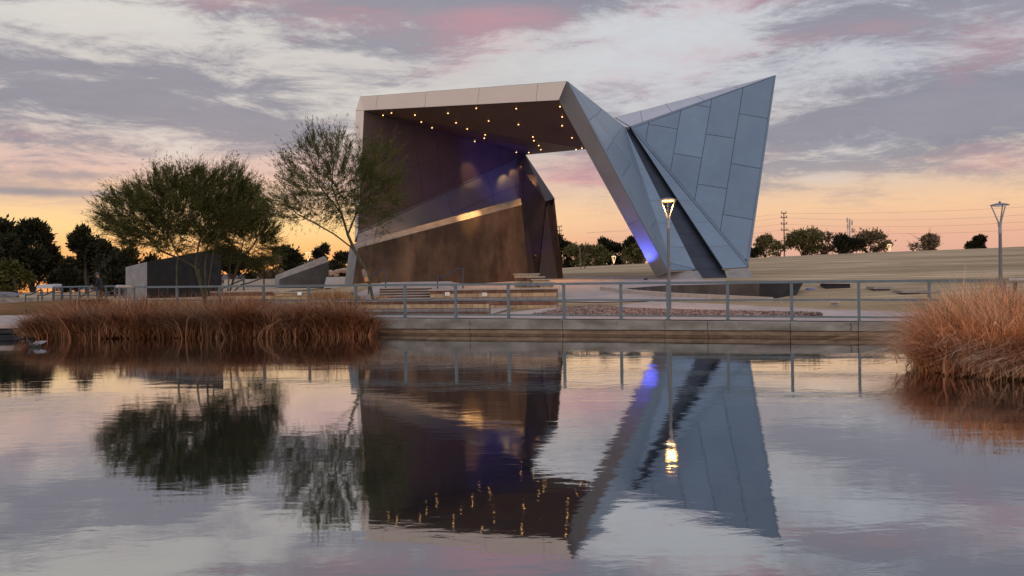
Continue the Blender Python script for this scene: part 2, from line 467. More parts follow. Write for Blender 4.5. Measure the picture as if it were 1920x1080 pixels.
M = dict(
    lawn=mat('dry_lawn', (0.41, 0.28, 0.155), (0.70, 0.51, 0.31), 0.95, scale=1.1, detail=9, bump=0.05, bscale=7, sc=(0.22, 1.0, 1), c3=(0.28, 0.20, 0.105), scale3=0.20, spec=0.1, contrast=(0.38, 0.62)),
    paving=mat('plaza_concrete', (0.44, 0.345, 0.295), (0.58, 0.465, 0.40), 0.8, scale=0.8, bump=0.004, bscale=30, spec=0.25),
    gravel=mat('gravel', (0.15, 0.092, 0.068), (0.36, 0.245, 0.195), 0.9, scale=5, spec=0.2, vcol=(0.4, 1.6)),
    kerb=mat('pond_concrete', (0.245, 0.22, 0.175), (0.42, 0.385, 0.315), 0.85, scale=1.9, bump=0.008, bscale=14, c3=(0.165, 0.14, 0.10), scale3=0.8, contrast=(0.3, 0.7), sc=(1, 1, 2.2)),
    ledge=mat('damp_concrete', (0.17, 0.11, 0.06), (0.33, 0.23, 0.14), 0.7, scale=2.5, bump=0.006, bscale=12, sc=(1, 1, 3)),
    dark_and_shaded_concrete=mat('dark_and_shaded_concrete', (0.012, 0.012, 0.013), (0.030, 0.030, 0.032), 0.8, scale=2.0, bump=0.004, bscale=14),  # near-black tone also paints in shade on the backlit block wall face
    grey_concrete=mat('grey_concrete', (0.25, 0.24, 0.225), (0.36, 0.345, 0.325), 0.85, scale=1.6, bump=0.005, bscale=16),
    brown_concrete=mat('weathered_brown_concrete', (0.050, 0.024, 0.011), (0.190, 0.110, 0.058), 0.85, scale=1.3, detail=12, bump=0.016, bscale=6, c3=(0.050, 0.027, 0.015), scale3=0.55, contrast=(0.36, 0.66), sc=(1, 1, 0.45)),
    plinth=mat('dark_stained_concrete', (0.075, 0.062, 0.052), (0.135, 0.115, 0.098), 0.85, scale=1.2, detail=9, bump=0.008, bscale=10, sc=(1, 1, 0.6)),
    wall_top=mat('pale_concrete_chamfer', (0.27, 0.205, 0.145), (0.40, 0.315, 0.235), 0.85, scale=2.5, bump=0.008, bscale=12),
    fascia=mat('warm_lit_metal', (0.90, 0.78, 0.64), (0.93, 0.82, 0.69), 0.45, 0.0, scale=0.7),  # pale metal, the warm light on the fascia put into its colour
    fascia_grey=mat('dull_grey_metal', (0.27, 0.285, 0.285), (0.32, 0.335, 0.33), 0.55, 0.0, scale=0.8, spec=0.25),
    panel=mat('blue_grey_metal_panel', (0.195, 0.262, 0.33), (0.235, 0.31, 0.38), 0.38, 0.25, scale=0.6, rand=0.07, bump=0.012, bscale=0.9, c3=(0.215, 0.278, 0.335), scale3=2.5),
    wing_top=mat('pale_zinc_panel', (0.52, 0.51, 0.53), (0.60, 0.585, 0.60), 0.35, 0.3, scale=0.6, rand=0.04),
    inner=mat('bronze_metal_panel', (0.125, 0.088, 0.078), (0.15, 0.105, 0.093), 0.42, 0.15, scale=0.6, rand=0.05),
    inner_sky_lit=mat('sky_lit_inner_panel', (0.19, 0.185, 0.20), (0.22, 0.215, 0.225), 0.36, 0.3, scale=0.6, rand=0.04),  # paler, bluer copy of the inner panels with sky light painted in
    soffit=mat('brown_soffit_panel', (0.10, 0.062, 0.040), (0.12, 0.076, 0.05), 0.5, 0.0, scale=0.6),
    joint=mat('panel_joint', (0.05, 0.045, 0.04), rough=0.8),
    slate=mat('dark_slate_panel', (0.022, 0.028, 0.042), (0.034, 0.042, 0.060), 0.55, scale=1.6, rand=0.08),
    bronze=mat('dark_bronze_leg', (0.07, 0.052, 0.048), (0.095, 0.07, 0.062), 0.45, 0.2, scale=0.8),
    rail=mat('blue_grey_railing_paint', (0.13, 0.175, 0.185), (0.165, 0.21, 0.22), 0.45, 0.2, scale=6),
    rail_dark=mat('dark_blue_handrail_paint', (0.05, 0.065, 0.09), (0.07, 0.09, 0.115), 0.45, 0.2, scale=6),
    block=mat('tan_masonry_block', (0.46, 0.31, 0.17), (0.62, 0.45, 0.27), 0.9, scale=6, bump=0.006, bscale=30, rand=0.16),
    block_grey=mat('grey_masonry_block', (0.25, 0.225, 0.205), (0.34, 0.31, 0.285), 0.9, scale=6, bump=0.006, bscale=30, rand=0.14),
    block_red=mat('red_brown_masonry_block', (0.17, 0.085, 0.058), (0.25, 0.135, 0.09), 0.9, scale=6, bump=0.006, bscale=30, rand=0.14),
    mortar=mat('mortar', (0.16, 0.12, 0.09), (0.22, 0.17, 0.13), 0.95, scale=8),
    cap=mat('cast_stone_cap', (0.42, 0.36, 0.29), (0.53, 0.46, 0.38), 0.85, scale=4, bump=0.004, bscale=30, rand=0.08),
    bark=mat('olive_bark', (0.055, 0.055, 0.026), (0.12, 0.108, 0.055), 0.85, scale=7, bump=0.01, bscale=25, sc=(1, 1, 0.4)),
    bark_dark=mat('dark_bark', (0.05, 0.038, 0.028), (0.09, 0.07, 0.05), 0.9, scale=7),
    leaf_olive=mat('olive_leaf', (0.060, 0.066, 0.016), (0.120, 0.118, 0.036), 0.7, scale=1.2, vcol=True, spec=0.1),
    leaf_dark=mat('dark_evergreen_leaf', (0.018, 0.020, 0.009), (0.04, 0.04, 0.018), 0.75, scale=0.5, vcol=True, spec=0.15),
    leaf_green=mat('winter_green_leaf', (0.085, 0.085, 0.028), (0.19, 0.17, 0.07), 0.75, scale=0.5, vcol=True, spec=0.15),
    leaf_brown=mat('bare_brown_twig_leaf', (0.15, 0.105, 0.06), (0.27, 0.20, 0.12), 0.8, scale=0.6, vcol=True, spec=0.1),
    reed=mat('rust_brown_reed', (0.28, 0.108, 0.046), (0.48, 0.24, 0.12), 0.85, scale=1.0, vcol=(0.25, 1.8), spec=0.1, c3=(0.40, 0.25, 0.15), scale3=0.8, trans=0.35),
    reed_orange=mat('orange_dry_reed', (0.56, 0.205, 0.07), (0.80, 0.44, 0.20), 0.85, scale=1.3, vcol=(0.2, 1.9), spec=0.1, c3=(0.70, 0.49, 0.32), scale3=1.1, trans=0.3),
    tuft=mat('golden_dry_grass', (0.38, 0.22, 0.09), (0.58, 0.38, 0.18), 0.85, scale=2, vcol=True, spec=0.15),
    soil=mat('wet_soil', (0.035, 0.022, 0.014), (0.06, 0.04, 0.025), 0.9, scale=4),
    lamp_metal=mat('brushed_lamp_steel', (0.30, 0.32, 0.34), (0.36, 0.38, 0.40), 0.4, 0.6, scale=5),
    lamp_pole=mat('grey_lamp_pole', (0.16, 0.165, 0.17), (0.20, 0.205, 0.21), 0.5, 0.3, scale=5),
    glow=mat('warm_lamp_lens', (0.9, 0.8, 0.6), rough=0.5, emit=(1.0, 0.42, 0.09), estr=9),
    glow_small=mat('warm_downlight_lens', (0.9, 0.8, 0.6), rough=0.5, emit=(1.0, 0.50, 0.16), estr=4.5),
    glow_far=mat('far_lamp_glow', (0.9, 0.8, 0.6), rough=0.5, emit=(1.0, 0.68, 0.30), estr=0.9),
    white_lens=mat('white_step_light', (0.80, 0.78, 0.75), (0.85, 0.83, 0.80), 0.5, scale=8, emit=(1.0, 0.95, 0.88), estr=0.16),
    black=mat('black_metal', (0.02, 0.02, 0.022), rough=0.5),
    timber=mat('timber_pole', (0.16, 0.125, 0.115), (0.20, 0.165, 0.15), 0.85, scale=4),
    white_metal=mat('pale_tower_metal', (0.5, 0.47, 0.46), rough=0.5),
    adobe=mat('adobe_render', (0.36, 0.24, 0.165), (0.44, 0.30, 0.21), 0.9, scale=0.4),
    roof=mat('dim_roof_tile', (0.10, 0.075, 0.08), (0.14, 0.105, 0.11), 0.85, scale=1.0),
    white_wall=mat('pale_blue_wall', (0.32, 0.35, 0.40), (0.38, 0.41, 0.45), 0.8, scale=0.6),
    pale_tarp=mat('pale_blue_grey_shell', (0.48, 0.52, 0.57), (0.56, 0.60, 0.64), 0.6, scale=2),
    window=mat('dark_window', (0.02, 0.022, 0.028), rough=0.15),
    rock=mat('grey_rock', (0.13, 0.13, 0.14), (0.24, 0.23, 0.235), 0.9, scale=3, bump=0.02),
    violet=mat('violet_disc', (0.22, 0.22, 0.42), (0.26, 0.26, 0.48), 0.6, scale=3),
    skin=mat('skin', (0.42, 0.24, 0.17), rough=0.6),
    jacket=mat('black_jacket_cloth', (0.012, 0.014, 0.018), (0.022, 0.024, 0.03), 0.85, scale=20),
    trousers=mat('tan_trouser_cloth', (0.22, 0.12, 0.05), (0.28, 0.155, 0.07), 0.9, scale=20),
    hat=mat('grey_cap_cloth', (0.10, 0.09, 0.08), rough=0.9),
    feather=mat('dark_feather', (0.03, 0.028, 0.028), (0.06, 0.055, 0.05), 0.7, scale=30),
    feather_pale=mat('pale_feather', (0.28, 0.28, 0.28), rough=0.7),
)

# water: dark body under a strong mirror, stronger toward grazing angles, small ripples
wm = bpy.data.materials.new('pond_water')
wm.use_nodes = True
nt = wm.node_tree
nt.nodes.clear()
o_ = nt.nodes.new('ShaderNodeOutputMaterial')
mx = nt.nodes.new('ShaderNodeMixShader')
df = nt.nodes.new('ShaderNodeBsdfDiffuse')
df.inputs[0].default_value = (0.018, 0.022, 0.022, 1)
gl = nt.nodes.new('ShaderNodeBsdfGlossy')
gl.inputs['Color'].default_value = (0.93, 0.95, 0.97, 1)
gl.inputs['Roughness'].default_value = 0.03
fr = nt.nodes.new('ShaderNodeFresnel')
fr.inputs[0].default_value = 1.33
mr_ = nt.nodes.new('ShaderNodeMapRange')
mr_.inputs[2].default_value = 0.75
mr_.inputs[3].default_value, mr_.inputs[4].default_value = 0.40, 0.98
nt.links.new(fr.outputs[0], mr_.inputs[0])
geo_ = nt.nodes.new('ShaderNodeNewGeometry')
hs_ = []
for sc_, scl, w_ in (((0.35, 1.0, 1), 0.8, 0.55), ((0.5, 1.0, 1), 3.4, 0.22), ((0.8, 1.0, 1), 11.0, 0.05)):
    mp_ = nt.nodes.new('ShaderNodeMapping')
    mp_.inputs['Scale'].default_value = sc_
    nt.links.new(geo_.outputs['Position'], mp_.inputs[0])
    n_ = nt.nodes.new('ShaderNodeTexNoise')
    n_.inputs['Scale'].default_value = scl
    n_.inputs['Detail'].default_value = 3
    n_.inputs['Distortion'].default_value = 0.4
    nt.links.new(mp_.outputs[0], n_.inputs[0])
    m_ = nt.nodes.new('ShaderNodeMath')
    m_.operation = 'MULTIPLY'
    m_.inputs[1].default_value = w_
    nt.links.new(n_.outputs[0], m_.inputs[0])
    hs_.append(m_.outputs[0])
ad = nt.nodes.new('ShaderNodeMath')
nt.links.new(hs_[0], ad.inputs[0])
nt.links.new(hs_[1], ad.inputs[1])
ad2 = nt.nodes.new('ShaderNodeMath')
nt.links.new(ad.outputs[0], ad2.inputs[0])
nt.links.new(hs_[2], ad2.inputs[1])
# calm and ruffled patches
cn = nt.nodes.new('ShaderNodeTexNoise')
cn.inputs['Scale'].default_value = 0.11
cn.inputs['Detail'].default_value = 2
nt.links.new(geo_.outputs['Position'], cn.inputs[0])
cm_ = nt.nodes.new('ShaderNodeMapRange')
cm_.inputs[1].default_value, cm_.inputs[2].default_value = 0.4, 0.65
cm_.inputs[3].default_value, cm_.inputs[4].default_value = 0.5, 1.25
nt.links.new(cn.outputs[0], cm_.inputs[0])
hm = nt.nodes.new('ShaderNodeMath')
hm.operation = 'MULTIPLY'
nt.links.new(ad2.outputs[0], hm.inputs[0])
nt.links.new(cm_.outputs[0], hm.inputs[1])
WATER_BUMP = 0.0085
bp_ = nt.nodes.new('ShaderNodeBump')
bp_.inputs['Distance'].default_value = WATER_BUMP
nt.links.new(hm.outputs[0], bp_.inputs['Height'])
nt.links.new(bp_.outputs[0], gl.inputs['Normal'])
nt.links.new(mr_.outputs[0], mx.inputs[0])
nt.links.new(df.outputs[0], mx.inputs[1])
nt.links.new(gl.outputs[0], mx.inputs[2])
nt.links.new(mx.outputs[0], o_.inputs[0])

# ------------------------------------------------------------------ the lie of the land
WD = Vector((0.9275, -0.3738, 0.0))      # along the pond wall, to the right
WN = Vector((0.3738, 0.9275, 0.0))       # away from the pond
W0 = Vector((0.0, 26.53, 0.0))


def sm(a, b, x):
    t = min(1.0, max(0.0, (x - a) / (b - a)))
    return t * t * (3 - 2 * t)


def s_of(x, y):
    return (y - 26.53 + 0.403 * x) * 0.9275


def kerb_z(x):
    return 0.479 - 0.0077 * max(-14, min(16, x))


def interp(x, pts):
    if x <= pts[0][0]:
        return pts[0][1]
    for (a, va), (b, vb) in zip(pts, pts[1:]):
        if x <= b:
            return va + (vb - va) * (x - a) / (b - a)
    return pts[-1][1]


CREST = [(-0.9, 1.9), (-0.45, 2.0), (-0.3, 2.7), (-0.18, 3.0), (-0.05, 3.5), (0.085, 4.35), (0.3, 5.35), (0.45, 5.85), (0.58, 6.25), (0.9, 6.6)]


def ground(x, y):
    s = s_of(x, y)
    u = x / max(y, 1.0)
    zk = kerb_z(x)
    zr = zk + 1.27 * min(1.0, max(0.0, (s - 2.0) / 15.5)) ** 1.22
    hi = 1.27 + (1.75 - 1.27) * sm(-0.24, -0.17, u)
    zl = zk + (0.98 - zk) * sm(2.35, 2.75, s) + (hi - 0.98) * sm(4.0, 11.0, s)
    if u < -0.25:
        zl = zk + (1.18 - zk) * sm(2.0, 9.0, s)
    t = sm(-0.070, -0.050, u)
    zf = zl + (zr - zl) * t
    zc = interp(u, CREST)
    d0 = 44.0
    if u < -0.42:
        d0 = 100.0
    if y > d0:
        q = min(1.0, (y - d0) / (max(118.0, d0 + 40) - d0))
        q = q * (1.25 - 0.25 * q)
        zf = zf + (zc - zf) * q
        if y > 150:
            zf = max(0.6, zf - (y - 150) * 0.012)
    # the far arm of the pond on the left
    ch = sm(-0.485, -0.505, u) * sm(44.0, 46.0, y) * (1 - sm(101, 103, y))
    zf = zf * (1 - ch) - 0.9 * ch
    return zf


def gpt(px, py, dmin=20.0, dmax=140.0):
    """where the sight line through a pixel first meets the ground"""
    r = ray(px, py)
    d = dmin
    while d < dmax:
        p = Vector((0, 0, CAMZ)) + r * d
        if p.z <= ground(p.x, p.y):
            return p
        d += 0.1
    return Vector((0, 0, CAMZ)) + r * dmax


# lawn terrain: fan of columns from just behind the pond wall out past the crest to the horizon
us = sorted(set([round(-1.25 + i * 0.05, 4) for i in range(15)] + [round(-0.55 + i * 0.01, 4) for i in range(126)] + [round(0.7 + i * 0.06, 4) for i in range(12)] + [-0.505, -0.485, -0.495, -0.0650, -0.055]))
srow = [0.0, 0.5, 1, 1.5, 2, 2.35, 2.5, 2.65, 2.8, 3.2, 4, 5, 6, 7, 8, 9, 10, 11, 12, 13, 14, 15, 16, 17.5, 19, 21, 23.5, 26, 29, 33, 38, 43, 48, 53, 58, 63, 68, 72, 73.5, 75, 76, 77.5, 79, 82, 86, 92, 100, 110, 125, 150, 190, 250, 350, 520, 800, 1300, 2200]
tv, tf = [], []
for u in us:
    d1 = (26.53 / (1 + 0.403 * u) if u > -0.46 else 44.0) + 0.02
    for s in srow:
        d = d1 + s / 0.9275 / (1 + 0.403 * max(u, -0.6))
        x, y = u * d, d
        tv.append((x, y, ground(x, y) if y < 900 else max(-8.0, ground(x, y) - (y - 900) * 0.004)))
nr = len(srow)
for i in range(len(us) - 1):
    for j in range(nr - 1):
        a = i * nr + j
        tf.append((a, a + nr, a + nr + 1, a + 1))
tag(MB().add(tv, tf).build('lawn_ground', M['lawn'], smooth=True), kind='structure')

tag(MB().add([(-900, -300, 0), (900, -300, 0), (900, 400, 0), (-900, 400, 0)], [(0, 1, 2, 3)]).build('pond_water', wm), kind='structure')
tag(MB().add([(-900, -300, -1.5), (900, -300, -1.5), (900, 24, -1.5), (-900, 24, -1.5)], [(0, 1, 2, 3)]).build('pond_bed', M['soil']), kind='structure')


def sheet(name, near, far, m, dz=0.03, nu=40, nv=10, edge=0.0):
    """paving laid on the ground between two edge lines"""
    def along(pts, t):
        L = [0.0]
        for a, b in zip(pts, pts[1:]):
            L.append(L[-1] + (b - a).length)
        q = t * L[-1]
        for k in range(len(pts) - 1):
            if q <= L[k + 1] + 1e-9:
                f_ = (q - L[k]) / max(1e-9, L[k + 1] - L[k])
                return pts[k].lerp(pts[k + 1], f_)
        return pts[-1]
    vs, fs = [], []
    for i in range(nu + 1):
        a, b = along(near, i / nu), along(far, i / nu)
        for j in range(nv + 1):
            p = a.lerp(b, j / nv)
            vs.append((p.x, p.y, ground(p.x, p.y) + dz))
    for i in range(nu):
        for j in range(nv):
            k = i * (nv + 1) + j
            fs.append((k, k + nv + 1, k + nv + 2, k + 1))
    o = MB().add(vs, fs).build(name, m, smooth=True)
    return tag(o, kind='structure')


def wl(x, s):
    """point on the plan at wall-line position x, s metres behind the wall"""
    p = W0 + WD * (x / WD.x) + WN * s
    return p


# promenade along the pond, plaza round the pavilion, the upper path
sheet('promenade', [wl(-13, 0.02), wl(0, 0.02), wl(17, 0.02)], [wl(-13, 2.35), wl(0, 2.35), wl(17, 2.35)], M['paving'], 0.02, 60, 6)
g = gpt
sheet('plaza_paving', [wl(-9.5, 9.5), wl(-4.5, 8.6), wl(0.4, 7.6), wl(4.2, 8.6)], [wl(-15, 24), wl(-8, 25), wl(0, 25), wl(4.0, 16)], M['paving'], 0.035, 50, 20)
sheet('upper_path', [wl(0.9, 5.2), wl(3.2, 4.35), wl(6.0, 3.4), wl(8.2, 2.5), wl(10.5, 2.3), wl(17, 2.3)],
      [wl(2.2, 8.0), wl(4.3, 7.2), wl(6.5, 6.0), wl(8.6, 4.9), wl(11.0, 4.2), wl(17, 4.4)], M['paving'], 0.028, 60, 8)

sheet('stair_landing', [wl(-8.6, 2.8), wl(-1.75, 2.8)], [wl(-9.2, 8.8), wl(-2.2, 8.0)], M['paving'], 0.03, 30, 16)
sheet('ramp_path', [wl(-2.0, 2.36), wl(-0.1, 2.36), wl(0.95, 2.36)], [wl(-0.6, 5.7), wl(0.0, 5.5), wl(1.05, 5.2)], M['paving'], 0.024, 20, 10)
# pond wall: upper block, damp ledge, recessed foot; cut into lengths at its joints
jx = [-15.0, -6.2, -4.07, -1.2, 1.55, 4.36, 5.45, 7.45, 9.0, 12.2, 20.0]
for a, b in zip(jx, jx[1:]):
    A, B = wl(a + 0.008, 0), wl(b - 0.008, 0)
    jog = -0.06 if a > 4.3 else 0.0
    za, zb = kerb_z(a), kerb_z(b)

    def prof(s0, s1, z0a, z1a, z0b, z1b, m, nm, par=None):
        vs = []
        for Pp, z0, z1 in ((A, z0a, z1a), (B, z0b, z1b)):
            vs += [Pp + WN * s0 + Vector((0, 0, z0)), Pp + WN * s1 + Vector((0, 0, z0)), Pp + WN * s1 + Vector((0, 0, z1)), Pp + WN * (s0 + 0.02) + Vector((0, 0, z1)), Pp + WN * s0 + Vector((0, 0, z1 - 0.02))]
        fs = [(0, 1, 2, 3, 4), (9, 8, 7, 6, 5)] + [(i, (i + 1) % 5, 5 + (i + 1) % 5, 5 + i) for i in range(5)]
        return MB().add(vs, fs).build(nm, m, par)
    r_ = prof(-0.26 + jog, 0.05, 0.19, za, 0.19, zb, M['kerb'], 'pond_wall')
    tag(r_, kind='structure')
    prof(-0.23 + jog, 0.045, 0.052, 0.172, 0.052, 0.172, M['ledge'], 'ledge', r_)
    prof(-0.17 + jog, 0.04, -1.2, 0.188, -1.2, 0.188, M['ledge'], 'footing', r_)
# the broken corner and its crack on the right, and hairline cracks elsewhere
for xk, sd_ in ((8.86, 1), (-2.6, 2), (3.1, 3), (6.3, 4), (10.9, 5)):
    rk = random.Random(sd_)
    zt = kerb_z(xk) - 0.01
    pts = []
    x_ = xk
    for k in range(6):
        pts.append((x_, zt - (zt - 0.2) * k / 5.0))
        x_ += rk.uniform(-0.05, 0.035)
    wd_ = 0.028 if sd_ == 1 else 0.007
    cv = []
    for (x_, z_), t in zip(pts, (0.3, 0.8, 1, 1, 0.9, 1.1)):
        q = wl(x_, -0.262 - (0.06 if x_ > 4.36 else 0))
        for e in (-1, 1):
            cv.append(q + WD * (e * wd_ * t / 2) + Vector((0, 0, z_)))
    cf = [(2 * k, 2 * k + 1, 2 * k + 3, 2 * k + 2) for k in range(5)]
    back = [v + WN * 0.02 for v in cv]
    nb_ = len(cv)
    cf2 = [tuple(i + nb_ for i in reversed(f)) for f in cf] + [(2 * k, 2 * k + 2, nb_ + 2 * k + 2, nb_ + 2 * k) for k in range(5)] + [(2 * k + 1, nb_ + 2 * k + 1, nb_ + 2 * k + 3, 2 * k + 3) for k in range(5)]
    tag(MB().add(cv + back, cf + cf2).build('wall_crack', M['soil']), kind='structure')

# gravel bed
gn = [wl(-0.35, 2.4), wl(2, 2.42), wl(5, 2.42), wl(8.0, 2.42)]
gf = [wl(1.0, 6.1), wl(2.4, 4.75), wl(5.2, 3.7), wl(8.1, 2.5)]
sheet('gravel_base', gn, gf, M['soil'], 0.05, 40, 8)
gv, gt = [], []
ico = [(0, 0, 1), (.9, 0, .2), (.28, .85, .2), (-.73, .53, .2), (-.73, -.53, .2), (.28, -.85, .2)]
icf = [(0, 1, 2), (0, 2, 3), (0, 3, 4), (0, 4, 5), (0, 5, 1)]


def along(pts, t):
    q = t * (len(pts) - 1)
    k = min(int(q), len(pts) - 2)
    return pts[k].lerp(pts[k + 1], q - k)


for i in range(13000):
    t, v = rng.random(), rng.random()
    p = along(gn, t).lerp(along(gf, t), v)
    r = 0.022 + 0.045 * rng.random() ** 2.5
    a = rng.random() * 6.28
    base_z = ground(p.x, p.y) + 0.05 + 0.10 * math.sin(math.pi * v)
    k = len(gv)
    for q in ico:
        jx_, jy_ = q[0] * r * (0.7 + 0.6 * rng.random()), q[1] * r * (0.7 + 0.6 * rng.random())
        gv.append((p.x + jx_ * math.cos(a) - jy_ * math.sin(a), p.y + jx_ * math.sin(a) + jy_ * math.cos(a), base_z + (q[2] - 0.3) * r * (0.6 + 0.6 * rng.random())))
    gt += [(k + a_, k + b_, k + c_) for a_, b_, c_ in icf]
tag(raw_mesh('gravel', gv, gt, M['gravel']), kind='stuff')

# ------------------------------------------------------------------ railing along the pond wall
rl = thing('railing', wl(0, 0) + Vector((0, 0, kerb_z(0))), 'long blue-grey metal railing with three rails along the concrete pond wall', 'railing')


def on_rail(px):
    u = (px - CX) / F
    return 26.53 * u / (1 + 0.403 * u)


post_px = [332, 412, 494, 579, 667, 759, 854, 953, 1057, 1164, 1252, 1364, 1484, 1610, 1742]
xs = [on_rail(p) for p in post_px] + [on_rail(1742) + 1.55]
xs = [on_rail(251)] + xs
for x in xs:
    p = wl(x, 0)
    z = kerb_z(x)
    b = MB().box((p.x, p.y, z + 0.52), (0.075, 0.075, 1.0), -0.383).build('post', M['rail'], rl)
    f_ = MB().box((p.x, p.y, z + 0.008), (0.17, 0.17, 0.016), -0.383)
    for sx, sy in ((-1, -1), (1, -1), (1, 1), (-1, 1)):
        q = p + WD * (0.065 * sx) + WN * (0.065 * sy)
        f_.lathe((q.x, q.y, z + 0.015), [(0.014, 0), (0.014, 0.022)], 6)
    f_.build('base_plate', M['rail'], b)
xa, xb = xs[0], xs[-1]


def railbar(x0, x1, h, w, t, nm='rail', m='rail'):
    a, b = wl(x0, 0), wl(x1, 0)
    za, zb = kerb_z(x0) + h, kerb_z(x1) + h
    vs = []
    for p, z in ((a, za), (b, zb)):
        for q, e in ((-1, -1), (1, -1), (1, 1), (-1, 1)):
            vs.append(p + WN * (q * w / 2) + Vector((0, 0, z + e * t / 2)))
    return MB().add(vs, [(0, 1, 2, 3), (7, 6, 5, 4)] + [(i, 4 + i, 4 + (i + 1) % 4, (i + 1) % 4) for i in range(4)]).build(nm, M[m], rl)


railbar(xa, xb, 1.055, 0.105, 0.07, 'top_rail')
for x0, x1 in zip(xs, xs[1:]):
    railbar(x0 + 0.039, x1 - 0.039, 0.575, 0.045, 0.05)
    railbar(x0 + 0.039, x1 - 0.039, 0.125, 0.045, 0.05)
# the pale-topped end piece of a second run of railing on the right, half hidden by the reeds
rr = thing('railing', wl(xb + 0.12, 0.0) + Vector((0, 0, kerb_z(xb))), 'pale-topped run of railing continuing behind the orange reeds at the right edge', 'railing')
a = wl(xb + 0.1, 0) + Vector((0, 0, kerb_z(12) + 1.06))
b = wl(xb + 7, 0) + Vector((0, 0, kerb_z(12) + 1.02))
MB().tube([a, b], 0.045, 8).build('top_rail', M['cap'], rr)  # paler tone than the top rail of the main run
for h in (0.575, 0.125):
    MB().tube([a - Vector((0, 0, 1.06 - h)), b - Vector((0, 0, 1.02 - h))], 0.024, 6).build('rail', M['rail'], rr)
for k in range(4):
    p = a.lerp(b, (0.12 + 1.6 * k) / 7.0)
    MB().box((p.x, p.y, kerb_z(p.x) + 0.5), (0.075, 0.075, 1.02), -0.383).build('post', M['rail_dark'], rr)

# ------------------------------------------------------------------ block walls, steps and seats
BLK = {}


def block_mesh(l, h, t, mk):
    key = (round(l, 3), round(h, 3), round(t, 3), mk)
    if key not in BLK:
        me = bpy.data.meshes.new('block')
        bm = bmesh.new()
        bmesh.ops.create_cube(bm, size=1.0)
        bmesh.ops.scale(bm, vec=(l, t, h), verts=bm.verts)
        bmesh.ops.bevel(bm, geom=bm.edges[:], offset=0.008, segments=1, affect='EDGES')
        bm.to_mesh(me)
        bm.free()
        me.materials.append(M[mk])
        BLK[key] = me
    return BLK[key]


def block_wall(label, p0, p1, z0a, z0b, ztop, thick, bl, courses, cap=0.06, lip=0.04, caplen=0.9, name='block_wall', cat='wall', group=None):
    """p0,p1 plan ends of the front face; courses = list of (height, material) from the top down"""
    p0, p1 = Vector((p0[0], p0[1], 0)), Vector((p1[0], p1[1], 0))
    d = (p1 - p0)
    L = d.length
    d.normalize()
    n = Vector((-d.y, d.x, 0))
    if n.y < 0:
        n = -n
    ang = math.atan2(d.y, d.x)
    root = thing(name, (p0 + p1) / 2 + Vector((0, 0, min(z0a, z0b))), label, cat, group)
    org = ORG[root.name]
    c = (p0 + p1) / 2 + n * (thick / 2 + 0.012)
    zb = min(z0a, z0b)
    MB().box((c.x, c.y, (ztop - cap + zb) / 2), (L - 0.03, thick - 0.03, ztop - cap - zb - 0.004), ang).build('core', M['mortar'], root)
    z = ztop - cap
    k = 0
    for h, mk in courses:
        off = (k % 2) * bl / 2
        x = -off
        while x < L - 0.02:
            a, b = max(0, x), min(L, x + bl)
            if b - a > 0.06:
                me = block_mesh(b - a - 0.012, h - 0.012, thick * 0.5, mk)
                o = link('block', me, root)
                q = p0 + d * ((a + b) / 2) + n * (thick * 0.25 + rnd.uniform(-0.004, 0.004))
                o.location = Vector((q.x, q.y, z - h / 2)) - org
                o.rotation_euler.z = ang
            x += bl
        z -= h
        k += 1
    x = -lip
    while x < L + lip - 0.05:
        b = min(L + lip, x + caplen)
        me = block_mesh(b - x - 0.008, cap, thick + 2 * lip, 'cap')
        o = link('cap_stone', me, root)
        q = p0 + d * ((x + b) / 2) + n * (thick / 2)
        o.location = Vector((q.x, q.y, ztop - cap / 2)) - org
        o.rotation_euler.z = ang
        x = b
    return root


# low planter wall behind the promenade (left)
q0, q1 = wl(-8.4, 2.35), wl(-1.72, 2.35)
block_wall('long low block planter wall with red-brown courses along the promenade beside the left reeds', q0, q1, 0.5, 0.5, 1.06, 0.35, 0.46,
           [(0.10, 'block_red'), (0.155, 'block'), (0.12, 'block_grey'), (0.14, 'block_red')], cap=0.05)
# seat wall below the stage with two white step lights
b0, b1 = W(806, 558, 33.2), W(1042, 566, 32.0)
sw = block_wall('tan block seat wall with two square white step lights below the brown stage wall', b0, b1, 0.55, 0.55, 1.42, 0.5, 0.42,
                [(0.11, 'block_red'), (0.16, 'block'), (0.15, 'block_grey'), (0.14, 'block_red'), (0.16, 'block'), (0.15, 'block')], cap=0.06, lip=0.06)
for px, py in ((839, 551), (909, 552)):
    t = (px - 806) / 236.0
    p = W(px, py, 33.2 - 1.2 * t - 0.06)
    bx = MB().box((p.x, p.y - 0.02, p.z), (0.155, 0.06, 0.125), math.atan2(b1.y - b0.y, b1.x - b0.x)).build('step_light', M['white_lens'], sw)
    for e in (-1, 0, 1):
        MB().box((p.x, p.y - 0.055, p.z + e * 0.035), (0.115, 0.012, 0.012), math.atan2(b1.y - b0.y, b1.x - b0.x)).build('louvre', M['cap'], bx)
# another low planter wall at the left with a lamp
b2, b3 = W(515, 560, 35.5), W(655, 560, 34.5)
pw = block_wall('tan block planter wall with one white step light behind the left reeds', b2, b3, 0.9, 0.9, 1.40, 0.4, 0.42, [(0.12, 'block'), (0.16, 'block'), (0.15, 'block_grey')], cap=0.06)
p = W(562, 550.5, 35.1)
MB().box((p.x, p.y - 0.02, p.z), (0.16, 0.06, 0.13), math.atan2(b3.y - b2.y, b3.x - b2.x)).build('step_light', M['white_lens'], pw)
b4, b5 = W(395, 556, 37.5), W(512, 556, 36.3)
block_wall('red-brown topped low block wall under the second palo verde', b4, b5, 0.95, 0.95, 1.46, 0.4, 0.42, [(0.14, 'block_red'), (0.16, 'block'), (0.13, 'block_grey')], cap=0.06)
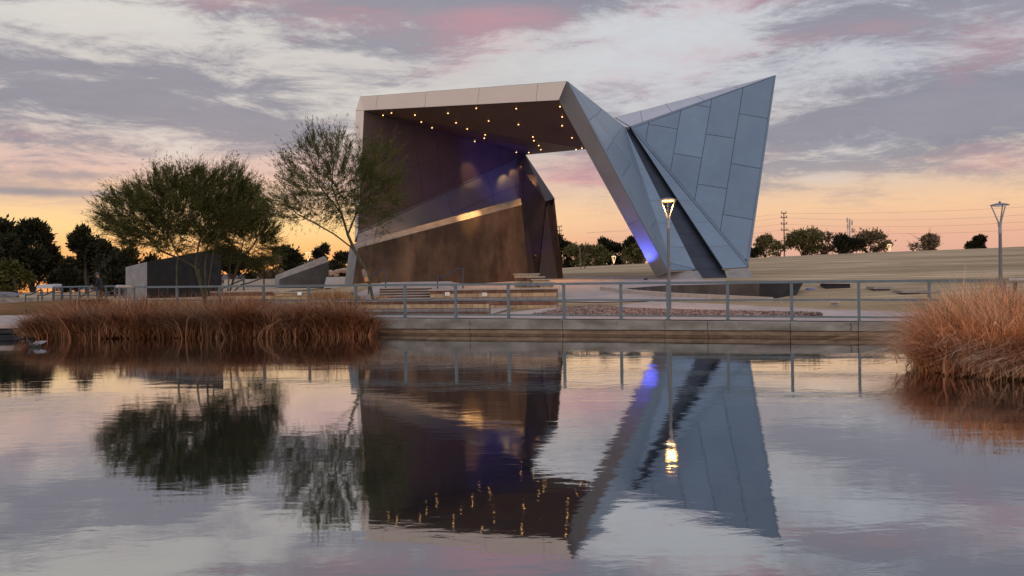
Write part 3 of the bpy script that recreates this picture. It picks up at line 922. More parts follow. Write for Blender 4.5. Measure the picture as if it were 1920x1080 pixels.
# four stepped tiers at the right end of the stage
tiers = [(962, 1012, 513.0, 0), (985, 1022, 518.5, 1), (996, 1033, 523.2, 2), (1010, 1041, 528.6, 3)]
st = None
for xa_, xb_, yt, k in tiers:
    dd = 37.6 - 0.55 * k
    a_, b_ = W(xa_ + 2, yt, dd), W(xb_ - 2, yt, dd)
    zt = W((xa_ + xb_) / 2, yt, dd).z
    nb = ['topmost and longest tier of the stepped tan block pier beside the stage', 'second tier from the top of the stepped tan block pier by the stage', 'third tier from the top of the stepped tan block pier by the stage', 'lowest tier of the stepped tan block pier by the stage'][k]
    cs = []
    z_ = zt - 0.05
    mats_ = ['block', 'block_red', 'block', 'block_grey', 'block']
    i_ = 0
    while z_ > 1.12:
        cs.append((0.13, mats_[(i_ + k) % 5]))
        z_ -= 0.13
        i_ += 1
    block_wall(nb, a_, b_, 1.1, 1.1, zt, 0.5, 0.30, cs, cap=0.05, lip=0.05, caplen=0.7, name='stepped_pier', cat='stone pier', group='tiers of the stepped pier by the stage')
# stairs up to the plaza
sr = thing('stone_steps', W(745, 556, 33.5), 'flight of pale concrete steps rising to the plaza left of the seat wall', 'steps')
for k in range(5):
    a_, b_ = W(712, 560, 33.0 + 0.45 * k), W(806, 560, 33.0 + 0.45 * k)
    zt = 1.10 + 0.10 * k
    st_ = MB().box(((a_.x + b_.x) / 2, a_.y + 0.5, zt - 0.33), (b_.x - a_.x, 1.0, 0.6)).build('step', M['plinth'], sr)
    MB().box(((a_.x + b_.x) / 2, a_.y + 0.47, zt - 0.014), (b_.x - a_.x + 0.04, 1.0, 0.032)).build('tread', M['paving'], st_)

# handrails on the stage steps
def handrail(pts, label, r=0.028, m='rail_dark', group=None):
    root = thing('handrail', pts[0], label, 'handrail', group)
    MB().tube(pts[1:-1], r, 6).build('grip_rail', M[m], root)
    MB().tube([pts[0], pts[1]], r, 6).build('post', M[m], root)
    MB().tube([pts[-1], pts[-2]], r, 6).build('post', M[m], root)
    return root


D_ = 36.0
handrail([W(820.5, 541, D_), W(820.5, 519.5, D_), W(831, 519.5, D_), W(857, 503.5, D_), W(868, 503.5, D_), W(868, 541, D_)], 'dark bent handrail in front of the middle of the brown stage wall')
D_ = 35.0
handrail([W(691, 552, D_), W(691, 523, D_), W(695, 520.5, D_), W(717, 505.5, D_), W(723, 505.5, D_), W(723, 547, D_)], 'dark bent handrail beside the leaning palo verde trunk')

# ------------------------------------------------------------------ left end: deck, pond steps, stair rails
dk = MB()
dk.add([(-30, 29.3, 0.30), (-13.2, 29.3, 0.30), (-13.2, 44.2, 0.30), (-30, 44.2, 0.30), (-30, 29.3, 0.42), (-13.2, 29.3, 0.42), (-13.2, 44.2, 0.42), (-30, 44.2, 0.42)],
       [(3, 2, 1, 0), (4, 5, 6, 7), (0, 1, 5, 4), (1, 2, 6, 5), (2, 3, 7, 6), (3, 0, 4, 7)])
dk_o = tag(dk.build('pond_deck', M['paving']), kind='structure')
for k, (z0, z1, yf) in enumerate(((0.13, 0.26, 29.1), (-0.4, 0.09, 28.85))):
    MB().box((-21.6, yf + 5, (z0 + z1) / 2), (16.8, 10, z1 - z0)).build('step', M['dark_and_shaded_concrete'], dk_o)
MB().box((-21.6, 34.6, -0.1), (16.5, 10, 0.78)).build('footing', M['dark_and_shaded_concrete'], dk_o)
# retaining wall of the far bank
fb = MB()
fb.box((-62, 101.6, 0.80), (48, 0.8, 0.8))
fb_o = tag(fb.build('far_pond_wall', M['kerb']), kind='structure')
MB().box((-62, 101.6, 0.29), (48, 0.72, 0.22)).build('ledge', M['ledge'], fb_o)
MB().box((-62, 101.7, -0.2), (48, 0.6, 0.7)).build('footing', M['ledge'], fb_o)

for pts, lab in (([(48, 590), (48, 553), (56, 553), (75, 543.5), (79, 543.5), (79, 575)], 'front left stair handrail stepping down to the pond deck'),
                 ([(71, 576), (71, 553.5), (84, 553.5), (101, 544.5), (115, 544.5), (115, 565)], 'second stair handrail from the left above the pond deck'),
                 ([(147, 565), (150, 556), (153, 555), (172, 545), (186, 545), (186, 562)], 'sloping stair handrail just left of the standing person'),
                 ([(190, 565), (192, 553.5), (195, 552.5), (213, 544.5), (235, 544.5), (235, 565)], 'sloping stair handrail just right of the standing person')):
    dd = 44.5 if pts[0][0] < 100 else 45.5
    handrail([W(x, y, dd) for x, y in pts], lab, 0.035)
fr_ = thing('railing', W(160, 556, 51), 'low dark railing with many posts behind the standing person on the left', 'railing')
a, b = W(100, 538.5, 51), W(232, 536.5, 50)
MB().tube([W(99, 543, 51), a, b], 0.05, 6).build('top_rail', M['rail'], fr_)
MB().tube([a - Vector((0, 0, .5)), b - Vector((0, 0, .5))], 0.03, 6).build('rail', M['rail_dark'], fr_)
for k in range(9):
    p = a.lerp(b, k / 8.0)
    MB().box((p.x, p.y, p.z - 0.62), (0.09, 0.09, 1.2)).build('post', M['rail_dark'], fr_)
# terrace end with the rail end, its warm light put into a paler rail colour
te = thing('railing', W(224, 563, 32.5), 'short end section of railing with warm light painted into its rails at the left end of the pond wall', 'railing')
MB().tube([W(219, 537.4, 32.6), W(247, 538.0, 32.3)], 0.062, 8).build('top_rail', M['cap'], te)
MB().tube([W(222, 563, 32.6), W(247, 562.6, 32.3)], 0.036, 8).build('rail', M['cap'], te)
for px_ in (224, 236):
    MB().tube([W(px_, 538, 32.5), W(px_, 592, 32.5)], 0.035, 6).build('post', M['rail'], te)

# ------------------------------------------------------------------ the folded-metal stage pavilion
PV = thing('stage_pavilion', W(1060, 530, 45), 'big folded metal stage pavilion with a raking canopy and a blue-grey wing beyond the pond', 'pavilion')


def V(t):
    return W(*t)


def split(poly, a, b):
    """cut a pixel polygon by the line a-b -> (left part, right part)"""
    def side(p):
        return (b[0] - a[0]) * (p[1] - a[1]) - (b[1] - a[1]) * (p[0] - a[0])
    L, Rr = [], []
    n = len(poly)
    for i in range(n):
        p, q = poly[i], poly[(i + 1) % n]
        sp, sq = side(p), side(q)
        if sp <= 0:
            L.append(p)
        if sp >= 0:
            Rr.append(p)
        if sp * sq < 0:
            t = sp / (sp - sq)
            c = (p[0] + (q[0] - p[0]) * t, p[1] + (q[1] - p[1]) * t)
            L.append(c)
            Rr.append(c)
    return L, Rr


def inset(poly, n, d):
    """inset a planar convex 3-D polygon by d (each edge moved inward)"""
    c = sum(poly, Vector()) / len(poly)
    lines = []
    k = len(poly)
    for i in range(k):
        a, b = poly[i], poly[(i + 1) % k]
        if (b - a).length < 1e-5:
            continue
        e = (b - a).normalized()
        m = n.cross(e)
        if m.dot(c - a) < 0:
            m = -m
        lines.append((a + m * d, e))
    out = []
    for i in range(len(lines)):
        (p, e), (q, f_) = lines[i - 1], lines[i]
        cr = e.cross(f_)
        if cr.length < 1e-4:
            out.append(q.copy())
            continue
        t = (q - p).cross(f_).dot(cr) / cr.length_squared
        out.append(p + e * t)
    return out


def panel(poly_px, pl, m, parent, gap=0.011, th=0.02, nm='panel'):
    pts = []
    for p in poly_px:
        v = pl.at(*p)
        if not pts or (v - pts[-1]).length > 0.02:
            pts.append(v)
    if len(pts) > 2 and (pts[0] - pts[-1]).length < 0.02:
        pts.pop()
    if len(pts) < 3:
        return None
    q = inset(pts, pl.n, gap)
    area = sum((q[i] - q[0]).cross(q[i + 1] - q[0]).dot(pl.n) for i in range(1, len(q) - 1))
    if abs(area) < 0.02:
        return None
    return MB().prism([v + pl.n * 0.002 for v in q], pl.n * th).build(nm, m, parent)


def columns(poly, cuts):
    """cut poly by successive lines into columns"""
    out, rest = [], poly
    for a, b in cuts:
        L, Rr = split(rest, a, b)
        out.append(L)
        rest = Rr
    out.append(rest)
    return out


# main corners: pixel of the photograph and metres from the lens
A, B_, C_, D0 = (675, 181, 47), (1063, 152, 39), (1048, 188, 40), (683, 207, 47)
E_, G_, F_ = (667, 207, 47), (984, 290, 54), (1098, 279, 45)
P_, Pl = (671, 437, 47), (665, 455, 47)

# --- canopy roof
vA, vB, vC, vD, vF, vG = map(V, (A, B_, C_, D0, F_, G_))
vFt, vGt = vF + Vector((0.1, 0.9, 0.75)), vG + Vector((0, 0.5, 0.75))
roof = MB().add([vA, vB, vC, vD, vF, vG, vFt, vGt], [(0, 1, 2, 3), (3, 2, 4), (3, 4, 5), (0, 6, 1), (0, 7, 6), (4, 6, 7, 5), (1, 6, 4, 2), (0, 3, 5, 7)]).build('canopy_roof', M['joint'], PV)
pf = Plane(vA, vB, vD)
fx = [((708.6, 178), (705, 205)), ((799.6, 171.4), (796.5, 200)), ((899.5, 164), (895.6, 194.5)), ((1008.8, 156), (1006, 187.8))]
for c in columns([(675, 181), (683, 207.2), (1048, 188), (1063, 152)], [(b, a) for a, b in fx]):
    panel(c, pf, M['fascia'], roof, nm='fascia_panel')
s1, s2 = Plane(vD, vC, vF), Plane(vD, vF, vG)
sof_px = {1: [(683, 207), (1048, 188), (1098, 279)], 2: [(683, 207), (1098, 279), (984, 290)]}
for key, pl, cuts in ((1, s1, [((860, 195), (905, 250)), ((960, 190), (1010, 268))]), (2, s2, [((800, 225), (812, 250)), ((905, 240), (920, 280)), ((1000, 260), (1010, 295))])):
    for c in columns(sof_px[key], [(b, a) for a, b in cuts]):
        panel(c, pl, M['soffit'], roof, gap=0.006, nm='soffit_panel')

# --- left leg: dark inner wall and its bright front edge
wl_in = [V(D0), V(G_), V(P_)]
off = Vector((-0.25, 0.75, 0))
inw = Plane(*wl_in)
left = MB().add([vD, vG, V(P_), V(E_), vG + off, V(Pl)], [(0, 1, 2), (3, 5, 4), (0, 3, 4, 1), (1, 4, 5, 2), (0, 2, 5, 3)]).build('left_leg', M['joint'], PV)
cols = columns([(683, 207), (671, 437), (984, 290)], [((734, 270), (728.6, 220)), ((788, 330), (773.6, 235)), ((834, 400), (817, 245)), ((866, 330), (857, 256)), ((905, 330), (897.6, 270)), ((944, 320), (937, 280))])
cross = [((696, 255), (729, 242)), ((690, 345), (780, 310)), ((784, 310), (820, 295)), ((823, 270), (849, 257.6)), ((866, 290), (905, 275)), None, None]
for c, x in zip(cols, cross):
    for q in (split(c, *x) if x else [c]):
        panel(q, inw, M['inner'], left, nm='inner_panel')
es = Plane(V(E_), V(Pl), vD)
for q in columns([(667, 207.4), (664.5, 330), (665, 455), (671, 437), (677, 330), (683, 207.4)], []):
    a_, b_ = [(667, 207.6), (664.6, 330), (677, 330), (682.7, 207.6)], [(664.6, 330), (665.4, 452), (671, 437), (677, 330)]
    for qq in (a_, b_):
        panel(qq, es, M['fascia'], left, gap=0.004, nm='edge_panel')
cs_ = Plane(vA, vD, V(E_))
panel([(675, 181.3), (667.2, 207), (682.8, 207)], cs_, M['fascia'], left, gap=0.004, nm='corner_panel')

# --- lower tilted facet behind the concrete wall
Q_ = (992, 531, 49)
lf = Plane(V(P_), V(G_), V(Q_))
P2 = lf.at(655, 531)
vv = [V(P_), V(G_), V(Q_), P2]
lower = MB().loft(vv, [v + Vector((0.0, 0.6, -0.15)) for v in vv]).build('tilted_wall', M['joint'], PV)
lp = [(671, 437), (655, 531), (992, 531), (984, 290)]
for c, x in zip(columns(lp, [((872, 480), (837, 361)), ((945, 450), (911, 322))]), [((700, 440), (850, 420)), ((840, 405), (925, 367)), ((925, 367), (985, 343))]):
    for q in split(c, *x):
        panel(q, lf, M['inner_sky_lit'], lower, nm='panel')
# top lip between the two facets
MB().tube([V((671, 437, 46.95)), V((984, 290.5, 53.9))], 0.045, 6).build('lip', M['inner_sky_lit'], lower)

# --- inner right leg
a4, b4_, c4 = (1040, 372, 50), (1023, 377, 49.5), (969, 303, 53.3)
d4, e4, g4, h4 = (990, 531, 48), (1006, 531, 47.8), (1057, 531, 48.5), (1046, 531, 48.2)
G4 = (985, 289, 53.85)
bk = Vector((0.12, 1.0, 0.0))
inner = MB()
inner.loft([V(c4), V(b4_), V(e4), V(d4)], [V(c4) + bk, V(b4_) + bk, V(e4) + bk, V(d4) + bk])
inner_o = inner.build('inner_leg', M['bronze'], PV)
MB().loft([V(G4), V(a4), V(b4_), V(c4)], [V(G4) + Vector((0, .5, -.3)), V(a4) + Vector((0, .5, -.3)), V(b4_) + Vector((0, .5, -.3)), V(c4) + Vector((0, .5, -.3))]).build('top_panel', M['inner'], inner_o)
b5_, e5 = (1024.5, 379, 49.7), (1009, 531, 48.1)
m5 = (1035.5, 384, 49.85)
g5 = [V(b5_), V(m5), V(h4), V(e5)]
MB().loft(g5, [v + bk for v in g5]).build('side_panel', M['bronze'], inner_o)
g6 = [V(m5), V((1039.6, 374, 49.95)), V(g4), V(h4)]
MB().loft(g6, [v + Vector((-0.05, 0.9, 0)) for v in g6]).build('outer_panel', M['brown_concrete'], inner_o)

# --- right leg: grey edge strip, folded outer face
L_, R1 = (1231, 520, 46), (1252, 508.5, 46.2)
Vv = (1171, 238, 55)
Fo, GL = (1258, 494, 46.6), (1307, 506.5, 46.9)
rb = Vector((0.10, 1.0, 0.1))
vL, vR1, vV, vGL = map(V, (L_, R1, Vv, GL))
strip_pl = Plane(vB, vC, vL)
R1s = strip_pl.at(1252, 508.5)
Fv = V(Fo)
front = [vC, vL, R1s, vGL, vV, vB]
leg = MB()
core = front + [v + rb for v in front] + [Fv, Fv + rb]
leg.add(core, [(0, 1, 2, 5), (5, 2, 12), (5, 12, 4), (4, 12, 3), (12, 2, 3), (6, 11, 8, 7), (11, 13, 8), (11, 10, 13), (10, 9, 13), (13, 9, 8), (0, 6, 7, 1), (1, 7, 8, 2), (2, 8, 9, 3), (3, 9, 10, 4), (4, 10, 11, 5), (5, 11, 6, 0)])
rleg = leg.build('right_leg', M['joint'], PV)
for q in split([(1063, 152), (1048, 188), (1231, 520), (1252, 508.5)], (1210, 408), (1184, 419)):
    panel(q, strip_pl, M['fascia_grey'], rleg, gap=0.006, nm='edge_panel')
f1 = Plane(vB, R1s, Fv)
tri1 = [(1063, 152), (1252, 508.5), (1258, 494)]
f2 = Plane(vB, Fv, vV)
f3 = Plane(vV, Fv, vGL)
panel(tri1, f1, M['panel'], rleg, gap=0.004)
tri2 = [(1063, 152), (1258, 494), (1171, 238)]
cc = columns(tri2, [((1160, 345), (1063.5, 152)), ((1152, 268), (1064, 153))])
xs2 = [[((1108, 229), (1117, 220)), ((1164, 331), (1173, 321)), ((1200, 392), (1207, 380))], [((1121, 210), (1128, 203)), ((1144, 272), (1152, 260)), ((1180, 310), (1190, 295)), ((1218, 430), (1228, 415))], [((1124, 209), (1129, 203)), ((1156, 253), (1164, 243))]]
for c, cuts in zip(cc, xs2):
    rest = c
    for a_, b_ in cuts:
        L1, R_ = split(rest, a_, b_)
        if len(L1) > 2:
            panel(L1, f2, M['panel'], rleg)
        rest = R_
        if len(rest) < 3:
            break
    if len(rest) > 2:
        panel(rest, f2, M['panel'], rleg)
quad3 = [(1171, 238), (1258, 494), (1307, 506.5)]
for c in columns([(1171.5, 239), (1258, 494), (1304, 505)], []):
    rest = c
    for a_, b_ in (((1200, 318), (1260, 313)), ((1221, 376), (1270, 375)), ((1234, 418.5), (1290, 420)), ((1250, 463), (1300, 465))):
        L1, R_ = split(rest, a_, b_)
        panel(L1, f3, M['panel'], rleg)
        rest = R_
    panel(rest, f3, M['panel'], rleg)
# base filler between the strip foot and the folded face foot
f4 = Plane(R1s, vGL, Fv)
panel([(1252.5, 508), (1306, 506), (1258.5, 494.6)], f4, M['panel'], rleg, gap=0.004)
# folded trim along the crease
MB().tube([V((1173, 243, 54.6)), V((1206, 340, 51.5)), V((1232, 417, 49.0)), V((1257, 493, 46.55))], 0.035, 5).build('crease_trim', M['panel'], rleg)

# --- dark slate infill in the slot
slp = Plane(V((1171, 238, 55.35)), V((1314, 526, 47.0)), V((1366, 526, 47.3)))
sl_px = [(1170, 238), (1311, 531), (1371, 531), (1183, 238)]
sq = [slp.at(*p) for p in sl_px]
slot = MB().loft(sq, [v + Vector((0, .4, 0)) for v in sq]).build('slot_infill', M['joint'], PV)
rest = sl_px
for y in (300, 345, 380, 412, 438.5, 460, 482, 503.5):
    L1, R_ = split(rest, (1000, y + 1), (1500, y - 1))
    panel(L1, slp, M['slate'], slot, gap=0.008, th=0.012, nm='slate_panel')
    rest = R_
panel(rest, slp, M['slate'], slot, gap=0.008, th=0.012, nm='slate_panel')

# --- the wing
Vw, T_, K_ = (1181, 238, 55), (1455, 141, 52.6), (1403, 502, 48)
K2, N_ = (1355, 504.5, 47.4), (1152, 220, 60)
vVw, vT, vK, vK2, vN = map(V, (Vw, T_, K_, K2, N_))
wp = Plane(vVw, vT, vK)
sp_ = Plane(vVw, vK, vK2)
kb = vK + Vector((0.35, 2.2, 0.2))
k2b = vK2 + Vector((0.2, 1.6, 0.2))
wing = MB().add([vVw, vT, vK, vK2, vN, kb, k2b, vVw + Vector((0, .9, 0))], [(0, 2, 1), (0, 3, 2), (0, 1, 4), (1, 2, 5), (2, 3, 6, 5), (4, 1, 5, 6), (3, 0, 7, 6), (0, 4, 7), (7, 4, 6)]).build('wing', M['joint'], PV)
inner_px = [(1188, 239.5), (1451.8, 143.2), (1400, 492), (1390, 487)]
# edge trims: along the ridge, along the free edge, along the lower fold
panel([(1182, 238), (1454.5, 141.4), (1451.8, 143.4), (1188, 239.6)], wp, M['panel'], wing, gap=0.004, th=0.03, nm='ridge_trim')
panel([(1454.8, 142), (1403, 501), (1400, 491), (1451.9, 143.4)], wp, M['panel'], wing, gap=0.004, th=0.03, nm='edge_trim')
lower_edge = [((1188, 239.6), (1215, 262)), ]
trim = [(1182.5, 238.5), (1188, 239.8), (1400, 491.5), (1402.6, 501)]
rest = trim
for a_, b_ in (((1221, 288), (1230, 280)), ((1271, 349), (1280, 341)), ((1330, 418), (1339, 410))):
    L1, R_ = split(rest, b_, a_)
    panel(L1, wp, M['panel'], wing, gap=0.006, th=0.028, nm='fold_trim')
    rest = R_
panel(rest, wp, M['panel'], wing, gap=0.006, th=0.028, nm='fold_trim')
main = [(1188, 239.8), (1400, 491.5), (1451.9, 143.4)]
V4 = ((1205, 300), (1216.4, 231))
V3 = ((1240.5, 420), (1276.6, 208))
V2 = ((1290, 450), (1334.4, 188))
V1 = ((1343, 480), (1393, 167.5))
mc = columns(main, [V4, V3, V2, V1])
mx_ = [[], [((1217, 233.4), (1269, 242))], [((1265.7, 288.3), (1316, 296.6)), ((1308, 197.5), (1331, 201.5))], [((1325.9, 252), (1378, 259.6)), ((1309.7, 345.7), (1361.8, 354)), ((1330, 436), (1353, 436))],
       [((1388.4, 213.8), (1439.3, 222.5)), ((1372.6, 307), (1424.7, 316.3)), ((1358.9, 403), (1410.6, 412)), ((1380, 485), (1402, 487))]]
for c, cuts in zip(mc, mx_):
    polys = [c]
    for a_, b_ in cuts:
        nx = []
        for q in polys:
            nx += [k for k in split(q, a_, b_) if len(k) > 2]
        polys = nx
    for q in polys:
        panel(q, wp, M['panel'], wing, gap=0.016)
# strip between slot and fold
sp_px = [(1181, 238), (1355, 504.5), (1403, 502)]
rest = [(1182, 240), (1356, 504), (1402, 501.5)]
for a_, b_ in (((1200, 290), (1240, 285)), ((1240, 333), (1275, 330)), ((1270, 376.5), (1300, 375.5)), ((1295, 419), (1325, 417.5)), ((1325, 463.5), (1362, 461))):
    L1, R_ = split(rest, a_, b_)
    panel(L1, sp_, M['panel'], wing, gap=0.008)
    rest = R_
panel(rest, sp_, M['panel'], wing, gap=0.008)
# pale upper face of the wing
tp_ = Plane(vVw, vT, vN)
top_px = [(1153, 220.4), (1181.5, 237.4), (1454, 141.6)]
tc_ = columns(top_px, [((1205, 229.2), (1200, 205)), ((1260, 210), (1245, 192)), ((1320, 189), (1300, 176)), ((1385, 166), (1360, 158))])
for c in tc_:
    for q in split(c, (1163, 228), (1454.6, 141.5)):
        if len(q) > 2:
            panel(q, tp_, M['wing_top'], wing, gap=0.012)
# link panel between the wing top and the right leg
lk_px = [V((1152, 220.5, 59.9)), V((1171.5, 238.2, 55.02)), V((1181, 238.2, 55.02))]
MB().prism(lk_px, Vector((0, 0.3, -0.25))).build('valley_flashing', M['wing_top'], wing)

# --- battered concrete feet
for px, dd, lab in (([(1231, 521.5), (1252, 510), (1308, 507.5), (1324, 531), (1330, 552), (1228, 552)], 46.3, 'battered grey concrete footing under the grey edge of the right leg'),
                    ([(1358, 505.5), (1403, 503.2), (1418, 528), (1430, 552), (1374, 552)], 47.6, 'battered grey concrete footing under the wing, right of the dark slot')):
    fpts = [W(x, y, dd - (0.9 * (y - 505) / 47 if y > 512 else 0)) for x, y in px]
    MB().loft(fpts, [v + Vector((0.1, 1.4, 0)) for v in fpts]).build('concrete_foot', M['grey_concrete'], PV)
# low dark plinth wall before them
def on_d(px, py, d):
    return W(px, py, d)


pb = [(1165, 543.0), (1253, 552), (1330, 556), (1424, 560)]
pt_ = [541.3, 534.8, 533.2, 531.2]
lo_ = [gpt(*p) for p in pb]
hi_ = [W(p[0], t, q.y) for p, t, q in zip(pb, pt_, lo_)]
pl_o = thing('plinth_wall', lo_[2], 'long low dark concrete plinth wall before the feet of the wing', 'wall')
pm = MB()
dv = Vector((0.35, 3.2, 0.0))
n_ = len(lo_)
lo2 = [q - Vector((0, 0, 0.3)) for q in lo_]
pm.add(lo2 + hi_ + [q + dv for q in lo2] + [q + dv for q in hi_], [(i, i + 1, n_ + i + 1, n_ + i) for i in range(n_ - 1)] + [(n_ + i, n_ + i + 1, 3 * n_ + i + 1, 3 * n_ + i) for i in range(n_ - 1)] + [(2 * n_ + i + 1, 2 * n_ + i, 3 * n_ + i, 3 * n_ + i + 1) for i in range(n_ - 1)] + [(0, n_, 3 * n_, 2 * n_), (n_ - 1, 3 * n_ - 1, 4 * n_ - 1, 2 * n_ - 1)])
pm.build('long_face', M['plinth'], pl_o)
e0, e1, e2 = gpt(1424.6, 560), gpt(1447, 561), gpt(1482, 557)
t0, t1, t2 = W(1424.6, 531.1, e0.y), W(1470, 530.9, e1.y + 0.4), W(1506, 530.6, e2.y + 1.2)
dn = Vector((0, 0, 0.3))
MB().add([e0 - dn, e1 - dn, e2 - dn, t2, t1, t0] + [v + Vector((0.4, 3.0, 0)) for v in (e0 - dn, e1 - dn, e2 - dn, t2, t1, t0)],
         [(0, 1, 4, 5), (1, 2, 3, 4), (2, 8, 9, 3), (5, 4, 10, 11), (4, 3, 9, 10), (0, 5, 11, 6), (6, 11, 10, 7), (7, 10, 9, 8)]).build('end_face', M['dark_and_shaded_concrete'], pl_o)
# low kerb edging from the plaza along the upper path
kp = [(1131, 541.5), (1184, 548), (1253, 553.5), (1330, 558), (1446, 563.5)]
kg = [gpt(x, y + 3) for x, y in kp]
ke = thing('edging_kerb', kg[0], 'low pale concrete edging kerb running from the plaza toward the right along the path', 'kerb')
for i, (a, b) in enumerate(zip(kg, kg[1:])):
    za, zb = ground(a.x, a.y), ground(b.x, b.y)
    d = (b - a).normalized()
    n = Vector((-d.y, d.x, 0)) * 0.16
    a2, b2 = a + d * 0.01, b - d * 0.01
    vs = []
    for p, z in ((a2, za), (b2, zb)):
        for q, e in ((-1, -0.1), (1, -0.1), (1, 0.17), (-1, 0.17)):
            vs.append((p.x + n.x * q, p.y + n.y * q, z + e))
    MB().add(vs, [(0, 1, 2, 3), (7, 6, 5, 4)] + [(k, 4 + k, 4 + (k + 1) % 4, (k + 1) % 4) for k in range(4)]).build('kerb_stone', M['cap'], ke)

# --- brown concrete stage wall with its pale chamfer
cw = thing('stage_wall', W(800, 531, 44), 'large weathered brown concrete stage wall with a sloping pale top edge', 'wall')
fr4 = [W(671, 465, 44.0), W(978.3, 384, 45.3), W(991.3, 534, 45.2), W(661, 534, 43.6)]
bk4 = [W(656, 459, 44.9), W(976, 371.5, 45.9), W(992, 534, 45.9), W(646, 534, 44.6)]
MB().add(fr4 + [v + Vector((0, 0.7, 0)) for v in bk4], [(0, 1, 2, 3), (7, 6, 5, 4), (1, 5, 6, 2), (2, 6, 7, 3)]).build('wall_face', M['brown_concrete'], cw, fix=False)
MB().loft([fr4[0], fr4[1], bk4[1], bk4[0]], [v + Vector((0, 0.3, -0.12)) for v in (fr4[0], fr4[1], bk4[1], bk4[0])]).build('sloping_top', M['wall_top'], cw)
MB().loft([fr4[3], fr4[0], bk4[0], bk4[3]], [v + Vector((0.1, 0.3, 0)) for v in (fr4[3], fr4[0], bk4[0], bk4[3])]).build('chamfered_end', M['grey_concrete'], cw)
MB().prism([fr4[1], bk4[1] , bk4[1] + Vector((0, .7, 0)), fr4[1] + Vector((0.02, .7, -0.1))], Vector((0.02, 0, -0.1))).build('end_cap', M['wall_top'], cw)

# --- recessed downlights in the soffit, each with its own lamp
DL = [(718, 213.5), (734, 209), (778, 213), (790, 226), (810, 237), (840, 209.5), (855, 227.5), (876, 239), (893, 200), (916, 224), (909.6, 250), (908, 256.4), (890, 262.6), (968, 200.5), (972, 230.6), (999, 253.7), (1001, 261), (1010, 270), (1014, 278), (991.5, 283.5), (968, 283), (1050, 196.7), (1054, 216), (1054, 232.6), (1072.6, 255.4), (1080, 277.5), (1091, 275.0)]
SPOT = 210.0
lens_me = MB().lathe((0, 0, 0), [(0.022, -0.06), (0.028, -0.03), (0.028, 0.0)], 10).build('lens_proto', M['glow_small'])
ring_me = bpy.data.meshes.new('trim_ring')
bm = bmesh.new()
bmesh.ops.create_cone(bm, cap_ends=False, segments=12, radius1=0.062, radius2=0.075, depth=0.05)
bm.to_mesh(ring_me)
bm.free()
ring_me.materials.append(M['black'])
lens_mesh = lens_me.data
bpy.data.objects.remove(lens_me)
ORGP = ORG[PV.name]
for i, (px, py) in enumerate(DL):
    # which soffit triangle is it under
    t1, t2 = s1.at(px, py), s2.at(px, py)
    e = (1098 - 683) * (py - 207) - (279 - 207) * (px - 683)
    p = t1 if e < 0 else t2
    r_ = link('downlight', ring_me, roof)
    r_.location = p - ORGP + Vector((0, -0.01, -0.045))
    l_ = link('lens', lens_mesh, r_)
    l_.location = (0, 0, 0.0)
    ld = bpy.data.lights.new('downlight_lamp', 'SPOT')
    ld.energy = SPOT * (0.18 if (px, py) in ((991.5, 283.5), (968, 283), (890, 262.6), (908, 256.4), (876, 239), (810, 237)) else 1.0)     # those beside the wall are dimmed
    ld.color = (1.0, 0.50, 0.17)
    ld.spot_size = R(48)
    ld.spot_blend = 0.7
    ld.shadow_soft_size = 0.05
    lo = bpy.data.objects.new('downlight_lamp', ld)
    COL.objects.link(lo)
    lo.parent = r_
    lo.location = (0, 0, -0.12)


def wash(name, at, to, energy, color, size, blend=0.6, soft=0.08, label=None):
    """a small floodlight fitting with its lamp"""
    root = thing(name, at, label, 'floodlight')
    d = (to - at).normalized()
    side = d.cross(Vector((0, 0, 1))).normalized()
    MB().tube([at - d * 0.22, at - d * 0.02], [0.08, 0.11], 10).build('housing', M['black'], root)
    MB().tube([at - d * 0.12 - Vector((0, 0, 0.22)), at - d * 0.12], 0.02, 5).build('bracket', M['black'], root)
    ld = bpy.data.lights.new(name + '_lamp', 'SPOT')
    ld.energy, ld.color, ld.spot_size, ld.spot_blend, ld.shadow_soft_size = energy, color, R(size), blend, soft
    lo = bpy.data.objects.new(name + '_lamp', ld)
    COL.objects.link(lo)
    lo.parent = root
    lo.location = d * 0.03
    lo.rotation_euler = d.to_track_quat('-Z', 'Y').to_euler()
    return root


# blue stage washes behind the wall, and the coloured wash at the right leg's foot
wash('floodlight', V((955, 400, 47.3)), V((948, 292, 52.0)), 650, (0.10, 0.09, 1.0), 66, 1.0, label='blue stage floodlight hidden behind the right end of the brown wall')
wash('floodlight', V((870, 425, 46.4)), V((860, 300, 50)), 150, (0.34, 0.12, 0.9), 100, 1.0, label='violet stage floodlight hidden behind the middle of the brown wall')
wash('floodlight', V((1003, 478, 47.0)), V((1000, 400, 49.5)), 60, (0.20, 0.10, 1.0), 100, label='blue floodlight at the foot of the inner leg')
wash('floodlight', W(1210, 521, 45.0), strip_pl.at(1198, 462), 480, (0.10, 0.12, 1.0), 96, 1.0, label='blue floodlight at the foot of the grey leg edge')
wash('floodlight', V((1262, 527, 45.2)), V((1240, 480, 46.3)), 30, (1.0, 0.12, 0.30), 80, label='red floodlight low on the plinth under the right leg')
